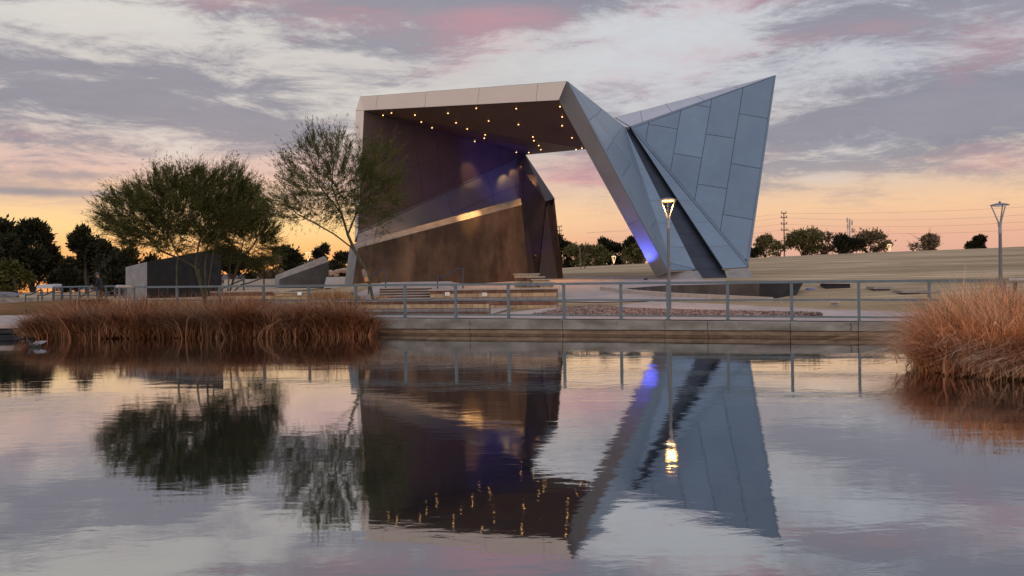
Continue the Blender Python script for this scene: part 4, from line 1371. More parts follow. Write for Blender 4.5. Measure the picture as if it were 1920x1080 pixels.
# narrow warm accents aimed down the panels
for (px, py, tx, ty, en_, sz) in ((889, 258, 880, 330, 150, 34), (966, 282, 948, 345, 24, 40), (893, 200, 885, 396, 4200, 15)):
    pl = inw if ty < 340 else lf
    at = (s2.at(px, py) + Vector((-0.05, -0.45, -0.2))) if en_ < 900 else s1.at(px, py) + Vector((0, 0, -0.15))
    to = pl.at(tx, ty) if en_ < 900 else W(880, 402, 45.1)
    ld = bpy.data.lights.new('accent_lamp', 'SPOT')
    ld.energy, ld.color, ld.spot_size, ld.spot_blend, ld.shadow_soft_size = en_, (1.0, 0.62, 0.25), R(sz), 0.8, 0.05
    lo = bpy.data.objects.new('accent_lamp', ld)
    COL.objects.link(lo)
    lo.parent = PV
    lo.location = at - ORGP
    lo.rotation_euler = (to - at).to_track_quat('-Z', 'Y').to_euler()

# ------------------------------------------------------------------ plants
def leaves_at(pos, dirs, ln, wd, r):
    """one slim kite of two triangles per position: verts, tris"""
    n = len(pos)
    a = r.normal(size=(n, 3))
    side = np.cross(dirs, a)
    side /= np.linalg.norm(side, axis=1, keepdims=True) + 1e-9
    L = (ln * (0.6 + 0.8 * r.random(n)))[:, None]
    w = (wd * (0.6 + 0.8 * r.random(n)))[:, None]
    p0, p2 = pos, pos + dirs * L
    m = pos + dirs * L * 0.5
    v = np.stack([p0, m - side * w * 0.5, p2, m + side * w * 0.5], 1).reshape(-1, 3)
    k = np.arange(n)[:, None] * 4
    t = np.concatenate([k + [0, 1, 2], k + [0, 2, 3]], 1).reshape(-1, 3)
    return v, t


def norm(v):
    return v / (np.linalg.norm(v, axis=-1, keepdims=True) + 1e-9)


def colonize(trunks, att, step, infl, kill, iters=140, up=0.05, r=None):
    """space colonisation: trunks = list of polylines (each starts at ground or at an earlier point)"""
    P, par = [], []
    for tr in trunks:
        prev = -1
        for q in tr:
            q = np.array(q, float)
            if prev == -1 and P:
                dd = np.linalg.norm(np.array(P) - q, axis=1)
                if dd.min() < 0.05:
                    prev = int(dd.argmin())
                    continue
            if prev >= 0:
                a = P[prev]
                n = max(1, int(np.linalg.norm(q - a) / step))
                for k in range(1, n + 1):
                    P.append(a + (q - a) * k / n)
                    par.append(prev)
                    prev = len(P) - 1
            else:
                P.append(q)
                par.append(-1)
                prev = len(P) - 1
    att = att.copy()
    best = np.full(len(att), 1e9)
    bi = np.zeros(len(att), int)
    done = 0
    for it in range(iters):
        new = np.array(P[done:])
        if len(new) == 0:
            break
        d = np.linalg.norm(att[:, None, :] - new[None], axis=2)
        j = d.argmin(1)
        dm = d[np.arange(len(att)), j]
        upd = dm < best
        best[upd] = dm[upd]
        bi[upd] = j[upd] + done
        done = len(P)
        keep = best > kill
        att, best, bi = att[keep], best[keep], bi[keep]
        if len(att) == 0:
            break
        act = best < infl
        if not act.any():
            break
        PA = np.array(P)
        dirs = norm(att[act] - PA[bi[act]])
        acc = np.zeros_like(PA)
        np.add.at(acc, bi[act], dirs)
        for k in np.unique(bi[act]):
            v = acc[k] + r.normal(size=3) * 0.12 + np.array([0, 0, up])
            v /= np.linalg.norm(v) + 1e-9
            P.append(PA[k] + v * step)
            par.append(int(k))
    return np.array(P), np.array(par)


def skeleton_mesh(P, par, r0, rmax, k=5, power=2.3):
    n = len(P)
    acc = np.zeros(n)
    kids = np.zeros(n, int)
    for i in range(n - 1, -1, -1):
        if kids[i] == 0:
            acc[i] = r0 ** power
        if par[i] >= 0:
            acc[par[i]] += acc[i]
            kids[par[i]] += 1
    rad = acc ** (1 / power)
    rad = np.minimum(rad * (rmax / rad.max()) if rad.max() > rmax else rad, rmax)
    rad = np.maximum(rad, r0 * 0.8)
    d = np.zeros((n, 3))
    for i in range(n):
        d[i] = P[i] - P[par[i]] if par[i] >= 0 else np.array([0, 0, 1.0])
    d = norm(d)
    ref = np.where(np.abs(d[:, 2:3]) > 0.95, np.array([[1.0, 0, 0]]), np.array([[0, 0, 1.0]]))
    ref = np.array([[0.31, 0.95, 0.05]]) * np.ones((n, 1))
    a = norm(np.cross(d, ref))
    b = np.cross(a, d)
    th = np.arange(k) * 2 * np.pi / k
    ring = P[:, None, :] + rad[:, None, None] * (a[:, None, :] * np.cos(th)[None, :, None] + b[:, None, :] * np.sin(th)[None, :, None])
    v = ring.reshape(-1, 3)
    f = []
    for i in range(n):
        p = par[i]
        if p < 0:
            continue
        for j in range(k):
            f.append((p * k + j, p * k + (j + 1) % k, i * k + (j + 1) % k, i * k + j))
    return v, np.array(f), rad, d, kids


def palo_verde(label, trunks, blobs, natt, seed, rmax, twigs, nleaf, m_leaf='leaf_olive', name='palo_verde_tree', step=0.16, twlen=0.72, droop=0.0, group=None):
    r = np.random.default_rng(seed)
    pts = []
    wsum = sum(b[3] for b in blobs)
    for c, rad, hollow, w in blobs:
        n = int(natt * w / wsum)
        v = norm(r.normal(size=(n, 3)))
        q = (hollow + (1 - hollow) * r.random(n) ** 0.5)[:, None]
        pts.append(np.array(c) + v * q * np.array(rad))
    att = np.concatenate(pts)
    P, par = colonize(trunks, att, step, 2.2, 0.26, 160, 0.10, r)
    v, f, rad, d, kids = skeleton_mesh(P, par, 0.0055, rmax)
    base = Vector(trunks[0][0])
    root = thing(name, base, label, 'tree', group)
    raw_mesh('trunk', v, f, M['bark'], root)
    thin = np.where(rad < 0.02)[0]
    q_ = P[thin]
    nz = np.sin(q_[:, 0] * 4.1 + seed) * np.sin(q_[:, 1] * 3.7 + 1.3) + np.sin(q_[:, 2] * 4.6 + 0.7 * seed) * np.sin(q_[:, 0] * 2.3) + 0.35 * r.normal(size=len(thin))
    thin = thin[nz > -0.6]
    src = r.choice(thin, size=int(len(thin) * twigs)) if len(thin) else thin
    cen = np.mean([b[0] for b in blobs], 0)
    outd = norm(P[src] - cen)
    td = norm(d[src] * 0.5 + outd * 0.75 + np.array([0, 0, 0.55 - droop]) + r.normal(size=(len(src), 3)) * 0.32)
    L = twlen * (0.35 + 1.0 * r.random(len(src)) ** 1.5)
    bend = r.normal(size=(len(src), 3)) * 0.12 + np.array([0, 0, 0.10])
    tvv, ttt = leaves_at(P[src], norm(td + bend * 0.5), twlen * 0.95, 0.010, r)
    vs, ts = [tvv], [ttt]
    off_ = len(tvv)
    for k in range(nleaf):
        t = (0.10 + 0.90 * r.random(len(src)))[:, None]
        pos = P[src] + (td + bend * t) * L[:, None] * t + r.normal(size=(len(src), 3)) * 0.018
        ld = norm(td * 1.0 + bend * t + r.normal(size=(len(src), 3)) * 0.34)
        lv, lt = leaves_at(pos, ld, 0.13, 0.017, r)
        vs.append(lv)
        ts.append(lt + off_)
        off_ += len(lv)
    raw_mesh('crown', np.concatenate(vs), np.concatenate(ts), M[m_leaf], root)
    return root


def v3(px, py, d):
    p = W(px, py, d)
    return (p.x, p.y, p.z)


DT = 36.0


def ell(px, py, d, rx, ry, rz):
    """crown lobe from its pixel centre and pixel radii"""
    return v3(px, py, d), (rx * d / F, ry, rz * d / F)


def gl_(px, d):
    p = W(px, 540, d)
    return (p.x, p.y, ground(p.x, p.y) - 0.05)


# big multi-trunk tree, left
d = 37.5
tA = gl_(385, d)
tr1 = [[tA, v3(372, 505, d), v3(345, 488, d + .3), v3(300, 470, d + .4), v3(272, 440, d)],
       [tA, v3(366, 500, d - .3), v3(372, 460, d - .5), v3(385, 420, d - .4), v3(372, 380, d)],
       [tA, v3(384, 500, d + .2), v3(388, 465, d + .5), v3(400, 430, d + .6), v3(425, 395, d + .4)],
       [gl_(331, d - .6), v3(331, 505, d - .6), v3(334, 480, d - .6), v3(322, 455, d - .6), v3(310, 420, d - .3)],
       [tA, v3(400, 470, d - .4), v3(408, 440, d - .8), v3(440, 420, d - .9)]]
palo_verde('broad multi-trunked palo verde tree with a dense dark crown over the left reeds', tr1,
           [(*ell(350, 392, d, 112, 2.4, 72), 0.15, 1.0), (*ell(278, 408, d, 86, 2.1, 62), 0.2, 0.56), (*ell(428, 380, d, 52, 2.0, 66), 0.2, 0.42), (*ell(228, 428, d, 32, 1.2, 26), 0.1, 0.10)], 3200, 5, 0.15, 5.4, 18)
# its smaller neighbour
d = 39.5
tB = gl_(425, d)
tr2 = [[tB, v3(432, 490, d), v3(436, 450, d), v3(450, 420, d)], [tB, v3(448, 495, d + .3), v3(478, 455, d + .4), v3(490, 425, d)], [tB, v3(452, 470, d - .4), v3(462, 430, d - .4)]]
palo_verde('smaller olive palo verde tree tucked behind the right side of the broad one', tr2,
           [(*ell(465, 415, d, 46, 1.8, 52), 0.1, 1.0), (*ell(492, 442, d, 28, 1.3, 34), 0.1, 0.35), (*ell(440, 462, d, 50, 1.5, 34), 0.1, 0.4), (*ell(482, 472, d, 36, 1.4, 30), 0.1, 0.35)], 1000, 8, 0.085, 5.0, 16)
# leaning tree in front of the pavilion
d = 34.0
tC = gl_(700, d)
fork = v3(664, 468, d)
tr3 = [[tC, v3(692, 530, d), v3(682, 500, d), fork, v3(652, 440, d), v3(640, 400, d + .2), v3(622, 350, d)],
       [fork, v3(628, 440, d - .5), v3(590, 418, d - .6), v3(555, 400, d - .5)],
       [v3(682, 500, d), v3(684, 480, d + .3), v3(700, 463, d + .3), v3(704, 440, d + .2)],
       [v3(652, 440, d), v3(668, 400, d - .2), v3(690, 355, d - .2)],
       [v3(640, 400, d + .2), v3(600, 350, d + .6)]]
leaning = palo_verde('leaning palo verde tree with an open airy crown before the left end of the pavilion', tr3,
           [(*ell(614, 338, d, 90, 1.8, 76), 0.25, 1.0), (*ell(664, 345, d, 60, 1.7, 84), 0.1, 0.5), (*ell(702, 355, d, 46, 1.5, 70), 0.2, 0.6), (*ell(548, 384, d, 56, 1.4, 38), 0.2, 0.36), (*ell(612, 282, d, 50, 1.2, 28), 0.2, 0.25), (*ell(715, 310, d, 40, 1.2, 46), 0.2, 0.25)], 2300, 21, 0.115, 3.2, 14)
# pruned wound on its trunk
MB().tube([W(680.5, 505, d - 0.05), W(683.5, 513, d - 0.06), W(686, 521, d - 0.06)], [0.06, 0.095, 0.07], 7).build('bark_scar', M['wall_top'], leaning)
MB().tube([W(685.5, 520, d - 0.06), W(688, 528, d - 0.05)], [0.075, 0.09], 7).build('bark_scar', M['reed_orange'], leaning)


def bush_tree(name, label, px0, px1, ytop, ybase, d, m, n, seed, lobes=7, leaf=0.30, trunk=0.0, sparse=0.0, cat='tree', group=None):
    """far tree: short trunk with limbs, ragged crown of many leaf-sized faces gathered in lobes, down to the ground"""
    r = np.random.default_rng(seed)
    cx, w = (px0 + px1) / 2, (px1 - px0) / 2
    k = d / F
    base = W(cx, ybase, d)
    base.z = ground(base.x, base.y)
    top = W(cx, ytop, d)
    lowz = base.z + (top.z - base.z) * trunk
    H = top.z - lowz
    root = thing(name, base, label, cat, group)
    cs, rs = [], []
    Wd = w * k
    for i in range(lobes * 2):
        q = (i + 0.5) / (lobes * 2)
        hh = r.random() ** 0.8
        env = math.sqrt(max(0.05, 1 - (max(0.0, hh - 0.35) / 0.68) ** 2))
        x = (r.random() * 2 - 1) * 0.92 * env
        y = (r.random() * 2 - 1) * 0.6 * env
        sz = (0.20 + 0.24 * r.random())
        cs.append(np.array([base.x + x * Wd, base.y + y * Wd, lowz + H * (0.05 + 0.82 * hh)]))
        rs.append(np.array([Wd * sz * 1.1, Wd * sz, min(H * 0.3, max(H * 0.14, Wd * sz * 0.9))]))
    tm = MB()
    for i in range(min(7, lobes * 2)):
        tm.tube([base - Vector((0, 0, 0.4)), base.lerp(Vector(cs[i]), 0.4) + Vector((0, 0, H * 0.05)), Vector(cs[i]), Vector(cs[i]) + Vector((r.normal() * 0.3, r.normal() * 0.3, rs[i][2] * 1.1))], [0.02 * H + 0.04, 0.012 * H + 0.03, 0.035, 0.012], 5)
        if sparse > 0.2:
            for q in range(7):
                e = Vector(cs[i]) + Vector((r.normal() * rs[i][0], r.normal() * rs[i][1], abs(r.normal()) * rs[i][2] * 1.2))
                tm.tube([base.lerp(Vector(cs[i]), 0.7 + 0.3 * r.random()), e], [0.04, 0.012], 4)
    tm.build('trunk', M['bark_dark'], root)
    ps, ds = [], []
    for c, q in zip(cs, rs):
        n_ = n // len(cs)
        v = norm(r.normal(size=(n_, 3)))
        rr_ = (r.random(n_) ** (0.4 if sparse < 0.2 else 0.6)) * (0.7 + 0.75 * r.random(n_) ** 2)
        p = c + v * q * rr_[:, None]
        p[:, 2] = np.maximum(p[:, 2], base.z + 0.05)
        ps.append(p)
        ds.append(norm(v + np.array([0, 0, 0.7]) + r.normal(size=(n_, 3)) * 0.6))
    v, t = leaves_at(np.concatenate(ps), np.concatenate(ds), leaf, leaf * 0.42, r)
    raw_mesh('crown', v, t, M[m], root)
    return root


BT = [
    ('cypress_tree', 'black mass of evergreen tree at the far left edge above the far bank', -70, 58, 418, 548, 150, 'leaf_dark', 9000, 9, 0.8, 'evergreens on the far left bank'),
    ('cypress_tree', 'tallest round black evergreen tree of the far left mass', 16, 104, 416, 546, 140, 'leaf_dark', 9000, 9, 0.8, None),
    ('pine_tree', 'dark open-crowned pine tree in front of the sunset left of the broad palo verde', 134, 190, 428, 542, 120, 'leaf_dark', 2600, 8, 0.75, None),
    ('pine_tree', 'lower dark pine tree just right of the open-crowned pine', 186, 226, 446, 540, 118, 'leaf_dark', 2200, 7, 0.7, None),
    ('hedge_bush', 'low black undergrowth filling the gap under the pine on the far left bank', 96, 190, 506, 548, 138, 'leaf_dark', 3600, 9, 0.6, None),
    ('hedge_bush', 'low dark undergrowth behind the pale left end of the grey block wall', 176, 262, 512, 545, 137, 'leaf_dark', 2600, 8, 0.6, None),
    ('olive_bush', 'low grey-green bush in front of the black evergreens at the far left', -6, 72, 494, 552, 118, 'leaf_olive', 3000, 6, 0.5, None),
    ('evergreen_tree', 'spreading dark tree behind the grey concrete block wall on the left', 196, 300, 464, 545, 100, 'leaf_dark', 5000, 8, 0.5, None),
    ('evergreen_tree', 'dark low tree behind the person on the far left bank', 96, 150, 482, 545, 130, 'leaf_dark', 3200, 6, 0.5, None),
    ('evergreen_tree', 'dark tree behind the small palo verde, left of the adobe building', 400, 480, 468, 545, 110, 'leaf_dark', 4000, 7, 0.5, None),
    ('evergreen_tree', 'dark rounded tree between the small palo verde and the distant lit lamp', 488, 566, 464, 530, 120, 'leaf_dark', 4200, 8, 0.5, None),
    ('bare_tree', 'brownish leafless tree above the adobe building', 486, 536, 478, 530, 112, 'leaf_brown', 1500, 7, 0.45, None),
    ('evergreen_tree', 'dome-shaped dark tree right of the distant lit lamp', 580, 626, 457, 530, 125, 'leaf_dark', 4500, 7, 0.45, None),
    ('evergreen_tree', 'dark tree touching the left end of the stage wall', 622, 664, 470, 530, 118, 'leaf_dark', 3000, 7, 0.45, None),
    ('evergreen_tree', 'dark pointed tree just right of the inner leg of the pavilion', 1034, 1078, 437, 505, 120, 'leaf_dark', 3800, 7, 0.45, None),
    ('round_tree', 'tall dark round tree seen through the pavilion opening', 1120, 1166, 443, 505, 125, 'leaf_dark', 3400, 6, 0.45, None),
    ('round_tree', 'second dark round tree beside the right leg of the pavilion', 1156, 1204, 445, 505, 125, 'leaf_dark', 3400, 6, 0.45, None),
    ('shrub', 'olive shrub row end left of the round trees in the pavilion opening', 1060, 1110, 457, 502, 119, 'leaf_green', 1600, 6, 0.4, None),
    ('shrub', 'middle olive shrub under the round trees in the pavilion opening', 1092, 1142, 462, 502, 118.5, 'leaf_green', 1700, 6, 0.4, None),
    ('shrub', 'right olive shrub against the leg of the pavilion', 1168, 1216, 462, 500, 118.5, 'leaf_green', 1900, 6, 0.4, None),
    ('winter_tree', 'small yellow-green tree on the hill crest just right of the wing', 1416, 1456, 441, 482, 122, 'leaf_green', 1500, 6, 0.4, None),
    ('winter_tree', 'slim yellow-green bush beside the tall power pole', 1444, 1478, 453, 481, 121, 'leaf_green', 700, 5, 0.35, None),
    ('winter_tree', 'large rounded yellow-green tree right of the tall power pole', 1472, 1542, 431, 480, 123, 'leaf_green', 3600, 9, 0.4, None),
    ('bare_tree', 'thin leafless tree between the rounded tree and the dark hedge on the crest', 1528, 1566, 434, 479, 124, 'leaf_brown', 420, 7, 0.5, None),
    ('round_tree', 'dark green bush below the communications tower', 1552, 1616, 445, 477, 122, 'leaf_dark', 2100, 6, 0.4, None),
    ('bare_tree', 'wide brown winter tree right of the communications tower', 1598, 1666, 436, 476, 123, 'leaf_brown', 2400, 8, 0.42, None),
    ('bare_tree', 'thin leafless tree behind the dark bush below the communications tower', 1562, 1592, 438, 477, 126, 'leaf_brown', 380, 7, 0.5, None),
    ('bare_tree', 'lone sprawling leafless tree on the right hill crest', 1716, 1776, 443, 472, 122, 'leaf_brown', 900, 8, 0.5, None),
    ('round_tree', 'small dense dark tree at the far right of the hill crest', 1818, 1852, 445, 468, 124, 'leaf_dark', 1500, 5, 0.4, None),
    ('shrub', 'tiny dark shrub left of the dense tree at the far right of the crest', 1810, 1824, 455, 467, 124, 'leaf_dark', 300, 4, 0.35, None),
    ('shrub', 'low dark hedge bush right beside the wing on the crest', 1404, 1430, 466, 484, 121, 'leaf_dark', 900, 5, 0.4, None),
]
for i, (nm, lab, x0, x1, yt, yb, dd, m, n, lb, lf_, gp) in enumerate(BT):
    bush_tree(nm, lab, x0, x1, yt, yb, dd, m, int(n * 1.3), 100 + i, lb, lf_, sparse=0.3 if m == 'leaf_brown' else 0.1, trunk=0.22 if nm == 'pine_tree' else 0.0)

# two staked saplings on the lawn seen through the opening
for px, yt, yb, dd, lab in ((1096.5, 466, 506, 84, 'thin leafless sapling on the lawn, further right of the staked pair'), (1089, 464, 506, 84, 'pale upright stake of the sapling on the lawn in the pavilion opening')):
    b_, t_ = W(px, yb, dd), W(px - (2 if px < 1090 else 0), yt, dd)
    b_.z = ground(b_.x, b_.y)
    if px < 1090:
        o = MB().tube([b_ - Vector((0, 0, .2)), t_], 0.055, 6).build('tree_stake', M['timber'])
        tag(o, lab, 'stake')
    else:
        root = thing('sapling', b_, lab, 'tree')
        mbt = MB().tube([b_ - Vector((0, 0, .2)), b_.lerp(t_, 0.5), t_], [0.05, 0.035, 0.012], 5)
        for k in range(14):
            q = b_.lerp(t_, 0.4 + 0.55 * k / 14)
            mbt.tube([q, q + Vector((rnd.uniform(-.5, .5), rnd.uniform(-.5, .5), rnd.uniform(.3, .8)))], [0.02, 0.006], 4)
        mbt.build('trunk', M['bark_dark'], root)


def blades(name, roots, heights, leans, width0, m, seed, kind='stuff', parent=None, segs=4, droop=0.45):
    """curved drooping stalks: three tapering quads each"""
    r = np.random.default_rng(seed)
    n = len(roots)
    width = width0 * np.exp(r.normal(size=n) * 0.35 - 0.05)
    az = np.arctan2(leans[:, 1], leans[:, 0])
    ld = np.stack([np.cos(az), np.sin(az), np.zeros(n)], 1)
    amt = np.linalg.norm(leans, axis=1)
    side = np.stack([-np.sin(az + r.normal(size=n) * 1.2), np.cos(az + r.normal(size=n) * 1.2), np.zeros(n)], 1)
    rows = []
    for k in range(segs + 1):
        t = k / segs
        hz = heights * (t - droop * amt * t ** 2.2 * 0.6)
        out_ = heights * amt * t ** 1.7
        wob = r.normal(size=(n, 3)) * (heights * 0.055 * t)[:, None]
        c = roots + ld * out_[:, None] + np.array([0, 0, 1.0]) * hz[:, None] + wob
        w = (width * (1 - t) ** 0.7 * 0.5 + 0.0008)
        w = w[:, None]
        rows += [c - side * w, c + side * w]
    v = np.stack(rows, 1).reshape(-1, 3)
    q = 2 * (segs + 1)
    k0 = np.arange(n)[:, None] * q
    f = np.concatenate([k0 + [2 * j, 2 * j + 1, 2 * j + 3, 2 * j + 2] for j in range(segs)], 1).reshape(-1, 4)
    o = raw_mesh(name, v, f, m, parent)
    return tag(o, kind=kind) if kind else o


# left reeds: along the wall foot, in many clumps
r = np.random.default_rng(3)
cl = []
for i in range(250):
    px = 60 + 618 * r.random()
    if px < 110 and r.random() < 0.3:
        continue
    u = (px - CX) / F
    dw = 26.53 / (1 + 0.403 * u)
    d0 = 27.2 + 0.6 * (300 - px) / 300 * (1 if px < 300 else 0.4)
    d_ = d0 + (min(dw - 0.4, d0 + 3.6) - d0) * r.random() ** 0.8
    top = np.interp(px, [50, 90, 130, 180, 230, 300, 380, 430, 470, 520, 570, 600, 640, 670, 690], [598, 572, 556, 552, 551, 558, 552, 543, 553, 565, 566, 549, 548, 572, 600])
    cl.append((u * d_, d_, max(0.35, CAMZ - (top - (HY - ROLL * (px - CX))) * d_ / F), r.random()))
roots, hts, leans = [], [], []
for x, y, h, q in cl:
    n = 80
    pos = np.stack([x + r.normal(size=n) * 0.22, y + r.normal(size=n) * 0.20, np.full(n, -0.06)], 1)
    roots.append(pos)
    hts.append(h * (0.48 + 0.70 * r.random(n) ** 0.7) * (0.80 + 0.35 * q))
    ln = (pos[:, :2] - np.array([x, y])) * 0.8 + r.normal(size=(n, 2)) * 0.38 + r.normal(size=2) * 0.32
    leans.append(ln)
# fringe hanging over the water
for i in range(230):
    px = 50 + 640 * r.random()
    u = (px - CX) / F
    d_ = 27.25 + 0.6 * (300 - px) / 300 * (1 if px < 300 else 0.4) + 0.9 * r.random()
    n = 64
    pos = np.stack([u * d_ + r.normal(size=n) * 0.2, d_ + r.normal(size=n) * 0.15, 0.02 + 0.30 * r.random(n)], 1)
    top = np.interp(px, [50, 90, 130, 620, 670, 690], [0.45, 0.8, 1.0, 1.0, 0.8, 0.5])
    roots.append(pos)
    hts.append((0.45 + 0.6 * r.random(n)) * top)
    sw_ = r.normal() * 0.5
    leans.append(np.stack([sw_ + r.normal(size=n) * 0.55 + (-0.5 if px < 110 else (0.5 if px > 655 else 0)), -0.75 - 0.5 * r.random(n)], 1))
RT, HT, LN = np.concatenate(roots), np.concatenate(hts), np.concatenate(leans)
blades('reed_bed', RT, HT, LN, 0.026, M['reed'], 31)
mb = MB()
for k in range(26):
    px = 75 + 600 * k / 25.0
    u = (px - CX) / F
    mb.lathe((u * 28.8, 28.8, -0.3), [(1.0, 0), (0.8, 0.3), (0.35, 0.42), (0.05, 0.45)], 9)
tag(mb.build('reed_bank_soil', M['soil']), kind='stuff')
# right reeds, close by
r = np.random.default_rng(4)
roots, hts, leans = [], [], []
for i in range(330):
    px = 1730 + 420 * r.random() ** 0.9
    u = (px - CX) / F
    near = np.interp(px, [1700, 1760, 1850, 1950, 2150], [14.3, 13.6, 12.6, 12.1, 11.6])
    d_ = near + 4.6 * r.random() ** 0.8
    top = np.interp(px, [1697, 1730, 1770, 1810, 1850, 1900, 1960, 2100], [668, 610, 575, 553, 541, 552, 560, 560])
    hmax = CAMZ - (top - (HY - ROLL * (px - CX))) * (d_ + 0.4) / F
    hmax = np.clip(hmax * 1.30, 0.35, 2.0) * np.interp(d_ - near, [0, 0.5, 1.5, 3, 5], [0.62, 0.75, 0.92, 1.0, 1.0])
    n = 120
    x, y = u * d_, d_
    pos = np.stack([x + r.normal(size=n) * 0.13, y + r.normal(size=n) * 0.13, np.full(n, -0.05)], 1)
    roots.append(pos)
    hts.append(hmax * (0.30 + 0.78 * r.random(n) ** 0.55))
    ln = (pos[:, :2] - np.array([x, y])) * 1.3 + r.normal(size=(n, 2)) * 0.5 + r.normal(size=2) * 0.42
    if px < 1790:
        ln += np.array([-0.25 * (1790 - px) / 90.0, -0.1])
    leans.append(ln)
for i in range(260):
    px = 1722 + 420 * r.random() ** 0.9
    u = (px - CX) / F
    near = np.interp(px, [1700, 1760, 1850, 1950, 2150], [14.3, 13.6, 12.6, 12.1, 11.6])
    d_ = near + 1.3 * r.random()
    n = 60
    pos = np.stack([u * d_ + r.normal(size=n) * 0.13, d_ + r.normal(size=n) * 0.12, 0.02 + 0.38 * r.random(n) * min(1.0, (d_ - near) + 0.3)], 1)
    roots.append(pos)
    hts.append(0.38 + 0.52 * r.random(n))
    sw_ = r.normal() * 0.6
    leans.append(np.stack([sw_ + r.normal(size=n) * 0.6 + (-0.35 if px < 1770 else 0), -0.7 - 0.6 * r.random(n)], 1))
blades('orange_reed_bed', np.concatenate(roots), np.concatenate(hts), np.concatenate(leans), 0.013, M['reed_orange'], 41, droop=0.6)
mb = MB()
for k in range(9):
    px = 1815 + 40 * k
    u = (px - CX) / F
    mb.lathe((u * 15.6, 15.6, -0.3), [(1.1, 0), (0.9, 0.3), (0.5, 0.5), (0.05, 0.55)], 10)
tag(mb.build('orange_reed_bank_soil', M['soil']), kind='stuff')
# golden tufts behind the railing
TU = [(300, 548, 36.5), (322, 545, 36.8), (345, 548, 36.2), (615, 548, 33.5), (640, 545, 33.8), (592, 552, 33.2), (716, 556, 33.3), (668, 552, 33.8), (272, 551, 37)]
TL = ['golden dry grass tuft before the grey block wall, second from the left', 'tallest golden grass tuft before the dark face of the grey block wall', 'golden grass tuft left of the main palo verde trunks', 'pale golden grass tuft behind the railing left of the leaning tree', 'pale grass tuft close to the chamfered end of the stage wall', 'low grass tuft by the white step light of the planter wall', 'small dry tuft at the foot of the leaning trunk, on its right', 'dry tuft at the foot of the leaning trunk, on its left', 'leftmost golden grass tuft, by the pale end of the grey block wall']
for i, (px, py, d_) in enumerate(TU):
    n = 420
    c = W(px, py, d_)
    z = ground(c.x, c.y)
    rr_ = np.random.default_rng(60 + i)
    pos = np.stack([c.x + rr_.normal(size=n) * 0.13, c.y + rr_.normal(size=n) * 0.13, np.full(n, z - 0.03)], 1)
    ln = (pos[:, :2] - np.array([c.x, c.y])) * 1.6 + rr_.normal(size=(n, 2)) * 0.2
    hh = (0.55 if i not in (6, 7) else 0.3) * (0.5 + 0.6 * rr_.random(n))
    o = blades('grass_tuft', pos, hh, ln, 0.012, M['tuft'], 70 + i, kind=None)
    tag(o, TL[i], 'grass', 'golden grass tufts behind the railing')

# ------------------------------------------------------------------ lamps
def lamp_post(px, yhead, d, label, lit, light=0.0, height=None, name='lamp_post'):
    h = W(px, yhead, d)
    gz = ground(h.x, h.y)
    root = thing(name, (h.x, h.y, gz), label, 'lamp post')
    H = h.z - gz
    c = Vector((h.x, h.y, gz))
    MB().lathe(c, [(0.16, -0.05), (0.16, 0.02), (0.10, 0.04), (0.065, 0.08), (0.048, H - 0.95)], 12).build('pole', M['lamp_pole'], root, smooth=False)
    MB().lathe(c, [(0.056, H - 0.95), (0.056, H - 0.90), (0.052, H - 0.89), (0.048, H - 0.60), (0.03, H - 0.58)], 12).build('collar', M['lamp_metal'], root)
    for k in range(3):
        a = 0.35 + k * 2.0944
        dv = Vector((math.cos(a), math.sin(a), 0))
        pts = [c + Vector((0, 0, H - 0.74)) + dv * 0.035, c + Vector((0, 0, H - 0.56)) + dv * 0.055, c + Vector((0, 0, H - 0.33)) + dv * 0.14, c + Vector((0, 0, H - 0.06)) + dv * 0.245]
        MB().tube(pts, [0.026, 0.024, 0.02, 0.018], 6).build('arm', M['lamp_metal'], root)
    hd = MB().lathe(c + Vector((0, 0, H)), [(0.20, -0.055), (0.285, -0.045), (0.29, -0.03), (0.20, 0.005), (0.09, 0.03), (0.02, 0.036)], 20).build('lamp_head', M['lamp_metal'], root)
    MB().lathe(c + Vector((0, 0, H)), [(0.03, 0.03), (0.035, 0.07), (0.02, 0.085)], 8).build('photocell', M['black'], hd)
    MB().lathe(c + Vector((0, 0, H)), [(0.16, -0.085), (0.19, -0.075), (0.19, -0.0555)], 20).build('lens', M['glow'] if lit else M['white_lens'], hd)
    if lit:
        ld = bpy.data.lights.new('lamp_bulb', 'SPOT')
        ld.energy, ld.color, ld.shadow_soft_size = light, (1.0, 0.46, 0.13), 0.12
        ld.spot_size, ld.spot_blend = R(170), 0.3
        lo = bpy.data.objects.new('lamp_bulb', ld)
        COL.objects.link(lo)
        lo.parent = root
        lo.location = (0, 0, H - 0.14)
    return root


lamp_post(1252.5, 373, 28.3, 'lit lamp post with a warm glowing head before the dark slot of the pavilion', True, 120)
lamp_post(1874.5, 382.5, 28.5, 'unlit grey lamp post on the lawn at the right edge behind the orange reeds', False)


def far_lamp(px, ytop, ybase, d, label):
    t, b_ = W(px, ytop, d), W(px, ybase, d)
    root = thing('lamp_post', b_, label, 'lamp post')
    H = t.z - b_.z
    MB().lathe(b_, [(0.09, -0.5), (0.06, H - 0.9)], 6).build('pole', M['lamp_pole'], root)
    for k in range(3):
        a = 0.3 + k * 2.0944
        dv = Vector((math.cos(a), math.sin(a), 0))
        MB().tube([b_ + Vector((0, 0, H - 0.95)), b_ + Vector((0, 0, H - 0.1)) + dv * 0.26], 0.035, 5).build('arm', M['glow_far'], root)  # arms glow too, the lamp's light on them put into their material
    MB().lathe(b_ + Vector((0, 0, H)), [(0.28, -0.09), (0.28, -0.04), (0.1, 0.02)], 10).build('lamp_head', M['glow_far'], root)


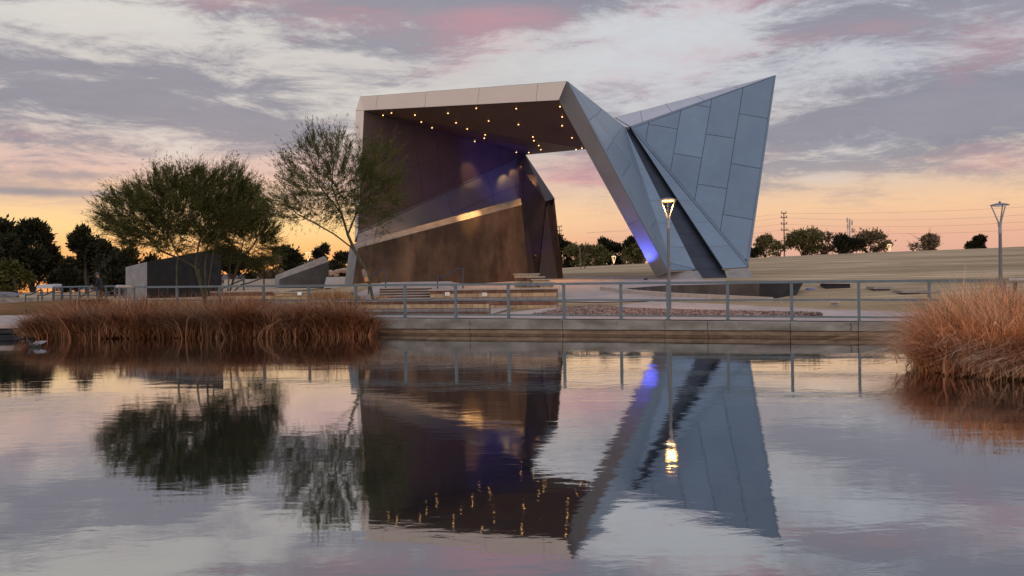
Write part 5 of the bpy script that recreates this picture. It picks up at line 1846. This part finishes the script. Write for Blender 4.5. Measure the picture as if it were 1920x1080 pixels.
far_lamp(577.5, 473, 497, 95, 'distant lit lamp between dark trees above the wedge wall')
far_lamp(1668, 458, 476, 110, 'distant lit lamp glowing on the right hill crest')
far_lamp(1151, 480, 500, 105, 'tiny distant lamp below the round trees in the pavilion opening')

# ------------------------------------------------------------------ power poles, wires, tower
def power_pole(px, ytop, ybase, d, arms, label):
    t, b_ = W(px, ytop, d), W(px, ybase + 12, d)
    root = thing('power_pole', b_, label, 'power pole')
    H = t.z - b_.z
    MB().tube([b_, Vector((b_.x, b_.y, t.z))], [0.24, 0.15], 8).build('pole', M['timber'], root)
    for yy, w in arms:
        z = W(px, yy, d).z
        MB().box((b_.x, b_.y, z), (w * d / F, 0.3, 0.28)).build('crossarm', M['timber'], root)
        for e in (-1, 1):
            MB().lathe((b_.x + e * w * d / F * 0.46, b_.y, z + 0.1), [(0.16, 0), (0.12, 0.5)], 6).build('insulator', M['timber'], root)
    return root


power_pole(1471, 398.5, 482, 260, [(400, 9), (408, 11), (420, 11), (431.5, 11)], 'tall power pole with four crossarms on the hill crest right of the wing')
power_pole(1049.5, 424, 480, 330, [(425, 9), (433, 10)], 'far power pole with two crossarms just right of the inner leg')
WI = [((1471, 400), (1100, 437), (1920, 388), 4, 'top'), ((1466, 408), (1100, 436), (1980, 398), 9, 'second'), ((1466, 420), (1100, 446), (1980, 411), 9, 'third'), ((1466, 431.5), (1100, 455), (1980, 426), 9, 'lowest')]
for (a, l_, r_, sag, nm) in WI:
    pts = []
    for i in range(13):
        t = i / 12.0
        x = l_[0] + (a[0] - l_[0]) * t
        y = l_[1] + (a[1] - l_[1]) * t + sag * 0.6 * 4 * t * (1 - t)
        pts.append(W(x, y, 330 - 70 * t))
    for i in range(1, 15):
        t = i / 14.0
        x = a[0] + (r_[0] - a[0]) * t
        y = a[1] + (r_[1] - a[1]) * t + sag * 4 * t * (1 - t)
        pts.append(W(x, y, 260 - 60 * t))
    o = MB().tube(pts, 0.020, 4).build('power_line', M['timber'])
    tag(o, '%s power line wire crossing the sky from the tall power pole' % nm, 'wire')
tw = thing('communications_tower', W(1592, 485, 300), 'pale slim communications tower behind the trees on the right crest', 'tower')
t_, b_ = W(1592, 410, 300), W(1592, 485, 300)
for k in range(3):
    a = k * 2.0944 + 0.4
    MB().tube([b_ + Vector((math.cos(a) * 0.55, math.sin(a) * 0.55, 0)), t_ + Vector((math.cos(a) * 0.4, math.sin(a) * 0.4, 0))], 0.11, 5).build('leg', M['white_metal'], tw)
for k in range(22):
    q = b_.lerp(t_, (k + 0.5) / 22)
    MB().box(q, (0.95, 0.10, 0.10), 0.5 * k).build('brace', M['white_metal'], tw)
for e, yy in ((-0.8, 413), (0.8, 418), (-0.7, 425), (0.9, 432)):
    q = W(1592, yy, 300)
    MB().box((q.x + e, q.y - .5, q.z), (0.5, 0.3, 1.6)).build('antenna', M['white_metal'], tw)

# ------------------------------------------------------------------ concrete walls, seats and odds on the left
gw = thing('block_house_wall', W(325, 545, 46), 'thick grey concrete wall block with a rising top behind the broad palo verde', 'wall')
fl = [W(235.5, 501, 45), W(275.5, 491, 43.2), W(275.5, 566, 43.2), W(235.5, 566, 45)]
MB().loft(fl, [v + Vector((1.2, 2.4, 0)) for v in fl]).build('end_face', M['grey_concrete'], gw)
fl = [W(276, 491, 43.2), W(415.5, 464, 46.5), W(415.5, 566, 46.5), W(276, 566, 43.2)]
MB().loft(fl, [v + Vector((-0.6, 1.4, 0)) for v in fl]).build('long_face', M['dark_and_shaded_concrete'], gw)  # backlit face, its shade put into the near-black colour
ww = thing('wedge_wall', W(565, 535, 52), 'low purple-grey concrete wedge wall with a pale sloping top left of the stage', 'wall')
fr = [W(524, 523.5, 50), W(616.5, 490.5, 51.5), W(613, 540, 51), W(522, 540, 49.7)]
bk_ = [W(516, 516.5, 50.6), W(608, 480, 52.3), W(614, 540, 52.4), W(514, 540, 50.4)]
MB().add(fr + [v + Vector((0, 0.5, 0)) for v in bk_], [(0, 1, 2, 3), (7, 6, 5, 4), (1, 5, 6, 2), (2, 6, 7, 3)]).build('wall_face', M['plinth'], ww, fix=False)
MB().loft([fr[0], fr[1], bk_[1], bk_[0]], [v + Vector((0, .3, -.1)) for v in (fr[0], fr[1], bk_[1], bk_[0])]).build('sloping_top', M['wall_top'], ww)
MB().loft([fr[3], fr[0], bk_[0], bk_[3]], [v + Vector((.05, .3, 0)) for v in (fr[3], fr[0], bk_[0], bk_[3])]).build('end_face', M['grey_concrete'], ww)
# pale ramped slab by the stage wall, and the lawn terrace wall behind
sb = [W(612, 519.5, 47), W(652, 518.5, 47), W(646, 540, 45.5), W(607, 540, 45.5)]
o = MB().loft(sb, [v + Vector((0, .8, -.1)) for v in sb]).build('ramp_slab', M['cap'])
tag(o, 'small pale sloping concrete slab between the wedge wall and the stage wall', 'slab')
for x0, x1, y0, y1, dd, lab in ((420, 516, 524, 545, 62, 'pale tan terrace wall below the adobe building'),):
    a_, b_ = W(x0, y0, dd), W(x1, y0 - 2, dd)
    zb = W(x0, y1, dd).z
    MBo = MB().box(((a_.x + b_.x) / 2, dd + 0.3, (a_.z + zb) / 2), (b_.x - a_.x, 0.6, a_.z - zb)).build('terrace_wall', M['cap'])
    tag(MBo, lab, 'wall')
handrail([W(440, 545, 44), W(452, 534, 44), W(466, 531, 44), W(490, 522, 44), W(495, 522, 44), W(495, 545, 44)], 'dark sloping handrail right of the grey block wall', 0.04)
handrail([W(415, 548, 43.4), W(418, 540, 43.4), W(425, 538, 43.4), W(448, 527, 43.4), W(457, 524, 43.4), W(457, 545, 43.4)], 'dark sloping handrail nearest the grey block wall', 0.04)
# adobe building far off
ab = thing('adobe_building', W(490, 530, 150), 'distant tan adobe building with dark window openings', 'building')
for x0, x1, yt, dd in ((470, 484, 511, 150), (482, 499, 507, 151), (497, 512, 510, 149.5)):
    a_, b_ = W(x0, yt, dd), W(x1, yt, dd)
    zb = W(x0, 534, dd).z
    MB().box(((a_.x + b_.x) / 2, dd + 2, (a_.z + zb) / 2), (b_.x - a_.x, 4, a_.z - zb)).build('wall', M['adobe'], ab)
for px, py in ((474, 514.5), (480, 514.5), (486, 512), (492, 512), (501, 514), (507, 514), (475, 520), (488, 519), (503, 520)):
    q = W(px, py, 149.2)
    MB().box((q.x, q.y, q.z), (0.32, 0.3, 0.18)).build('window', M['window'], ab)
hb = thing('house', W(175, 540, 170), 'dim house with a purple-brown roof and pale wall behind the standing person', 'house')
a_, b_ = W(118, 526, 170), W(236, 524, 170)
MB().box(((a_.x + b_.x) / 2, 172, (a_.z + W(118, 545, 170).z) / 2), (b_.x - a_.x, 4, a_.z - W(118, 545, 170).z)).build('wall', M['white_wall'], hb)
r0, r1, r2, r3 = W(112, 526, 169), W(242, 524, 169), W(222, 509, 173), W(134, 510, 173)
MB().loft([r0, r1, r2, r3], [v + Vector((0, 0.4, -0.3)) for v in (r0, r1, r2, r3)]).build('roof', M['roof'], hb)
for px in (180, 205, 226):
    q = W(px, 533, 169.9)
    MB().box(q, (1.2, 0.2, 0.9)).build('window', M['window'], hb)
hb2 = thing('house', W(430, 533, 170), 'second dim house with a low roof behind the small palo verde', 'house')
a_, b_ = W(412, 526, 170), W(470, 524, 170)
MB().box(((a_.x + b_.x) / 2, 172, (a_.z + W(412, 540, 170).z) / 2), (b_.x - a_.x, 4, a_.z - W(412, 540, 170).z)).build('wall', M['white_wall'], hb2)
r0, r1, r2, r3 = W(410, 526, 169), W(474, 524, 169), W(465, 513, 173), W(420, 514, 173)
MB().loft([r0, r1, r2, r3], [v + Vector((0, 0.4, -0.3)) for v in (r0, r1, r2, r3)]).build('roof', M['roof'], hb2)
# pale covered shell on the far bank, rocks
sh = thing('covered_shelter', W(84, 541, 112), 'small pale low canopy with a rounded top on the far left bank', 'shelter')
q0, q1 = W(68, 541, 112), W(101, 540, 112)
prof_ = [(0, 0), (0.02, 0.30), (0.12, 0.46), (0.5, 0.5), (0.92, 0.54), (0.99, 0.56), (1.0, 0.42), (0.98, 0)]
fp = [Vector((q0.x + (q1.x - q0.x) * t, 112, q0.z + h)) for t, h in prof_]
MB().prism(fp, Vector((0.2, 1.6, 0))).build('shell', M['pale_tarp'], sh)
for t in (0.1, 0.5, 0.9):
    MB().box((q0.x + (q1.x - q0.x) * t, 112.6, q0.z - 0.35), (0.1, 0.1, 0.7)).build('leg', M['rail_dark'], sh)


def rock(c, rx, ry, rz, seed, label, m='rock', name='rock'):
    bm = bmesh.new()
    bmesh.ops.create_icosphere(bm, subdivisions=2, radius=1)
    rr_ = random.Random(seed)
    for v in bm.verts:
        v.co *= rr_.uniform(0.78, 1.1)
        v.co = Vector((v.co.x * rx, v.co.y * ry, v.co.z * rz))
    me = bpy.data.meshes.new(name)
    bm.to_mesh(me)
    bm.free()
    me.materials.append(M[m])
    o = link(name, me)
    o.location = c
    tag(o, label, 'rock')


p = W(8, 555, 104)
rock(p, 1.9, 1.0, 0.55, 1, 'grey boulder lying by the water at the far left bank')
for i, (px, py, s_, lab) in enumerate(((620, 512, 0.9, 'leftmost tan boulder of the row beside the stage wall'), (633, 509, 0.7, 'middle tan boulder of the row beside the stage wall'), (644, 507, 0.8, 'tan boulder touching the end of the stage wall'), (630, 515, 0.6, 'lower small tan boulder below the row beside the stage wall'))):
    rock(W(px, py, 75), s_ * 0.5, s_ * 0.4, s_ * 0.3, 20 + i, lab, 'adobe')

# seats, disc and post on the right lawn
def seat_slab(px0, px1, ytop, ybot, d, label, m='dark_and_shaded_concrete', capm='paving', dep=1.2, rise=0.0):
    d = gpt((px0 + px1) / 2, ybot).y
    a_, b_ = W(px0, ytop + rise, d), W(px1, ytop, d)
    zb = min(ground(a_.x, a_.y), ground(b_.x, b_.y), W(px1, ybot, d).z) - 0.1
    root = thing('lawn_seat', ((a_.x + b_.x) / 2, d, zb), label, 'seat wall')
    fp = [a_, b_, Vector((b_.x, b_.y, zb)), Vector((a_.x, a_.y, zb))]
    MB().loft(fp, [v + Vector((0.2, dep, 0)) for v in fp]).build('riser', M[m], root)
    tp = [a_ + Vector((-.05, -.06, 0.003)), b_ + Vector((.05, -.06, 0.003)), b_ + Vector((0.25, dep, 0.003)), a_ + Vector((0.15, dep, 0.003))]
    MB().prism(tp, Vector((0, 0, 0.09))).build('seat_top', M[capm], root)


seat_slab(1548, 1594, 532, 541, 46, 'dark-sided concrete lawn seat right of the plinth wall')
seat_slab(1640, 1669, 542, 545.5, 41, 'small concrete lawn seat between two railing posts', m='plinth', capm='grey_concrete')
seat_slab(1692, 1760, 549.2, 551.5, 36.5, 'long low concrete lawn seat running behind the orange reeds', m='plinth', capm='grey_concrete')
seat_slab(1558, 1565, 568, 576, 30.2, 'small square grey end block of the edging beside the path', dep=0.2, m='grey_concrete')
p = gpt(1519, 543.5)
o = MB().lathe((p.x, p.y, ground(p.x, p.y)), [(0.16, -0.05), (0.17, 0.05), (0.15, 0.075), (0.02, 0.09)], 14).build('ground_light_cover', M['violet'])
tag(o, 'round violet-grey disc set in the lawn right of the plinth wall', 'disc')
p = gpt(1464.5, 571)
o = MB().box((p.x, p.y, p.z + 0.08), (0.04, 0.04, 0.2)).build('marker_stake', M['cap'])
tag(o, 'tiny pale marker stake at the edge of the upper path', 'stake')

# ------------------------------------------------------------------ water bird
p = Vector((ray(65, 651).x * 23.6, 23.6, 0.0))
bd = thing('water_bird', p, 'small dark water bird with pale raised wings splashing at the left reeds', 'bird')
bm_ = MB()
prof_b = [(-0.17, 0.015, 0.045), (-0.11, 0.055, 0.045), (0.0, 0.075, 0.04), (0.09, 0.06, 0.05), (0.13, 0.035, 0.085), (0.145, 0.028, 0.13), (0.165, 0.034, 0.165), (0.20, 0.022, 0.165), (0.245, 0.006, 0.155)]
bm_.tube([p + Vector((-x, 0, z)) for x, rr_, z in prof_b], [rr_ for x, rr_, z in prof_b], 8).build('body', M['feather'], bd, smooth=True)
for e in (-1, 1):
    w_ = [p + Vector((-0.02, e * 0.05, 0.09)), p + Vector((0.10, e * 0.10, 0.15)), p + Vector((0.24, e * 0.20, 0.14)), p + Vector((0.16, e * 0.12, 0.08)), p + Vector((0.08, e * 0.06, 0.06))]
    MB().prism(w_, Vector((0, 0, 0.012))).build('wing', M['feather_pale'], bd)

# ------------------------------------------------------------------ the person by the stair rail
def person():
    d = 47.0
    head = W(186.5, 512, d)
    foot = Vector((head.x, d, head.z - 1.70))
    root = thing('person', foot, 'person in a dark jacket, tan trousers and cap looking down by the left stair rails', 'person')
    J = dict(pelvis=(0.05, 0, 0.90), waist=(0.06, 0, 1.06), chest=(0.03, 0, 1.30), neck=(-0.05, 0, 1.46), head0=(-0.10, 0, 1.55), head1=(-0.125, 0, 1.635),
             shl=(0.0, -0.19, 1.37), ell_=(-0.02, -0.24, 1.10), wrl=(-0.22, -0.17, 0.98), shr=(0.0, 0.19, 1.37), elr=(-0.04, 0.24, 1.10), wrr=(-0.24, 0.15, 1.00),
             hipl=(0.05, -0.10, 0.87), knl=(0.0, -0.11, 0.48), anl=(0.05, -0.11, 0.09), tol=(-0.10, -0.12, 0.04), hipr=(0.05, 0.10, 0.87), knr=(0.03, 0.11, 0.48), anr=(0.10, 0.11, 0.09), tor=(-0.05, 0.12, 0.04),
             plm=(-0.27, -0.165, 0.965), prm=(-0.29, 0.145, 0.985))
    rad = dict(pelvis=.155, waist=.15, chest=.165, neck=.06, head0=.085, head1=.085, shl=.085, ell_=.062, wrl=.04, shr=.085, elr=.062, wrr=.04, hipl=.10, knl=.072, anl=.05, tol=.04, hipr=.10, knr=.072, anr=.05, tor=.04, plm=.04, prm=.04)
    E = [('pelvis', 'waist'), ('waist', 'chest'), ('chest', 'neck'), ('neck', 'head0'), ('head0', 'head1'), ('chest', 'shl'), ('shl', 'ell_'), ('ell_', 'wrl'), ('wrl', 'plm'), ('chest', 'shr'), ('shr', 'elr'), ('elr', 'wrr'), ('wrr', 'prm'),
         ('pelvis', 'hipl'), ('hipl', 'knl'), ('knl', 'anl'), ('anl', 'tol'), ('pelvis', 'hipr'), ('hipr', 'knr'), ('knr', 'anr'), ('anr', 'tor')]
    for hnd, q in (('plm', -1), ('prm', 1)):
        hx, hy, hz = J[hnd]
        for i in range(4):
            n0, n1 = '%s%d' % (hnd, i), '%s%d_' % (hnd, i)
            y = hy + (i - 1.5) * 0.024
            J[n0] = (hx - 0.05 + 0.006 * abs(i - 1), y, hz - 0.02)
            J[n1] = (hx - 0.085 + 0.012 * abs(i - 1), y, hz - 0.055)
            rad[n0] = rad[n1] = 0.010
            E += [(hnd, n0), (n0, n1)]
        J[hnd + 't'] = (hx - 0.03, hy - q * 0.055, hz + 0.01)
        rad[hnd + 't'] = 0.011
        E.append((hnd, hnd + 't'))
    names = list(J)
    me = bpy.data.meshes.new('body')
    me.from_pydata([J[n] for n in names], [(names.index(a), names.index(b)) for a, b in E], [])
    o = link('body', me, root)
    md = o.modifiers.new('skin', 'SKIN')
    for i, n in enumerate(names):
        sv = me.skin_vertices[0].data[i]
        sv.radius = (rad[n], rad[n] * (0.8 if n in ('pelvis', 'waist', 'chest') else 1.0))
        sv.use_root = (n == 'pelvis')
    md.use_smooth_shade = True
    ss = o.modifiers.new('sub', 'SUBSURF')
    ss.levels = ss.render_levels = 1
    dg = bpy.context.evaluated_depsgraph_get()
    m2 = bpy.data.meshes.new_from_object(o.evaluated_get(dg))
    o.modifiers.clear()
    o.data = m2
    m2.materials.clear()
    for k in ('jacket', 'trousers', 'skin', 'black'):
        m2.materials.append(M[k])
    for pl in m2.polygons:
        c = pl.center
        if c.z > 1.47 or (c.x < -0.235 and 0.9 < c.z < 1.06):
            pl.material_index = 2
        elif c.z < 0.1:
            pl.material_index = 3
        elif c.z < 0.86:
            pl.material_index = 1
        else:
            pl.material_index = 0
        pl.use_smooth = True
    # jacket hem, face and cap
    org = foot
    MB().lathe(org + Vector((0.05, 0, 0)), [(0.175, 0.80), (0.19, 0.84), (0.165, 1.05), (0.15, 1.06)], 14).build('jacket_hem', M['jacket'], root, smooth=True)
    MB().tube([org + Vector((-0.195, 0, 1.605)), org + Vector((-0.228, 0, 1.575)), org + Vector((-0.205, 0, 1.565))], [0.008, 0.016, 0.010], 6).build('nose', M['skin'], root)
    for e in (-1, 1):
        MB().lathe(org + Vector((-0.195, e * 0.034, 1.612)), [(0.006, -0.008), (0.012, 0), (0.006, 0.008)], 8).build('eye', M['black'], root)
        MB().lathe(org + Vector((-0.105, e * 0.092, 1.575)), [(0.01, -0.03), (0.022, 0), (0.012, 0.03)], 8).build('ear', M['skin'], root)
    MB().box(org + Vector((-0.198, 0, 1.532)), (0.015, 0.05, 0.010)).build('mouth', M['hat'], root)
    cp = MB().lathe(org + Vector((-0.115, 0, 1.635)), [(0.108, -0.02), (0.108, 0.02), (0.09, 0.075), (0.05, 0.105), (0.01, 0.112)], 14).build('cap', M['hat'], root, smooth=True)
    br = [org + Vector((-0.21, -0.07, 1.625)), org + Vector((-0.30, -0.045, 1.60)), org + Vector((-0.30, 0.045, 1.60)), org + Vector((-0.21, 0.07, 1.625))]
    MB().prism(br, Vector((0, 0, 0.012))).build('brim', M['hat'], cp)


person()
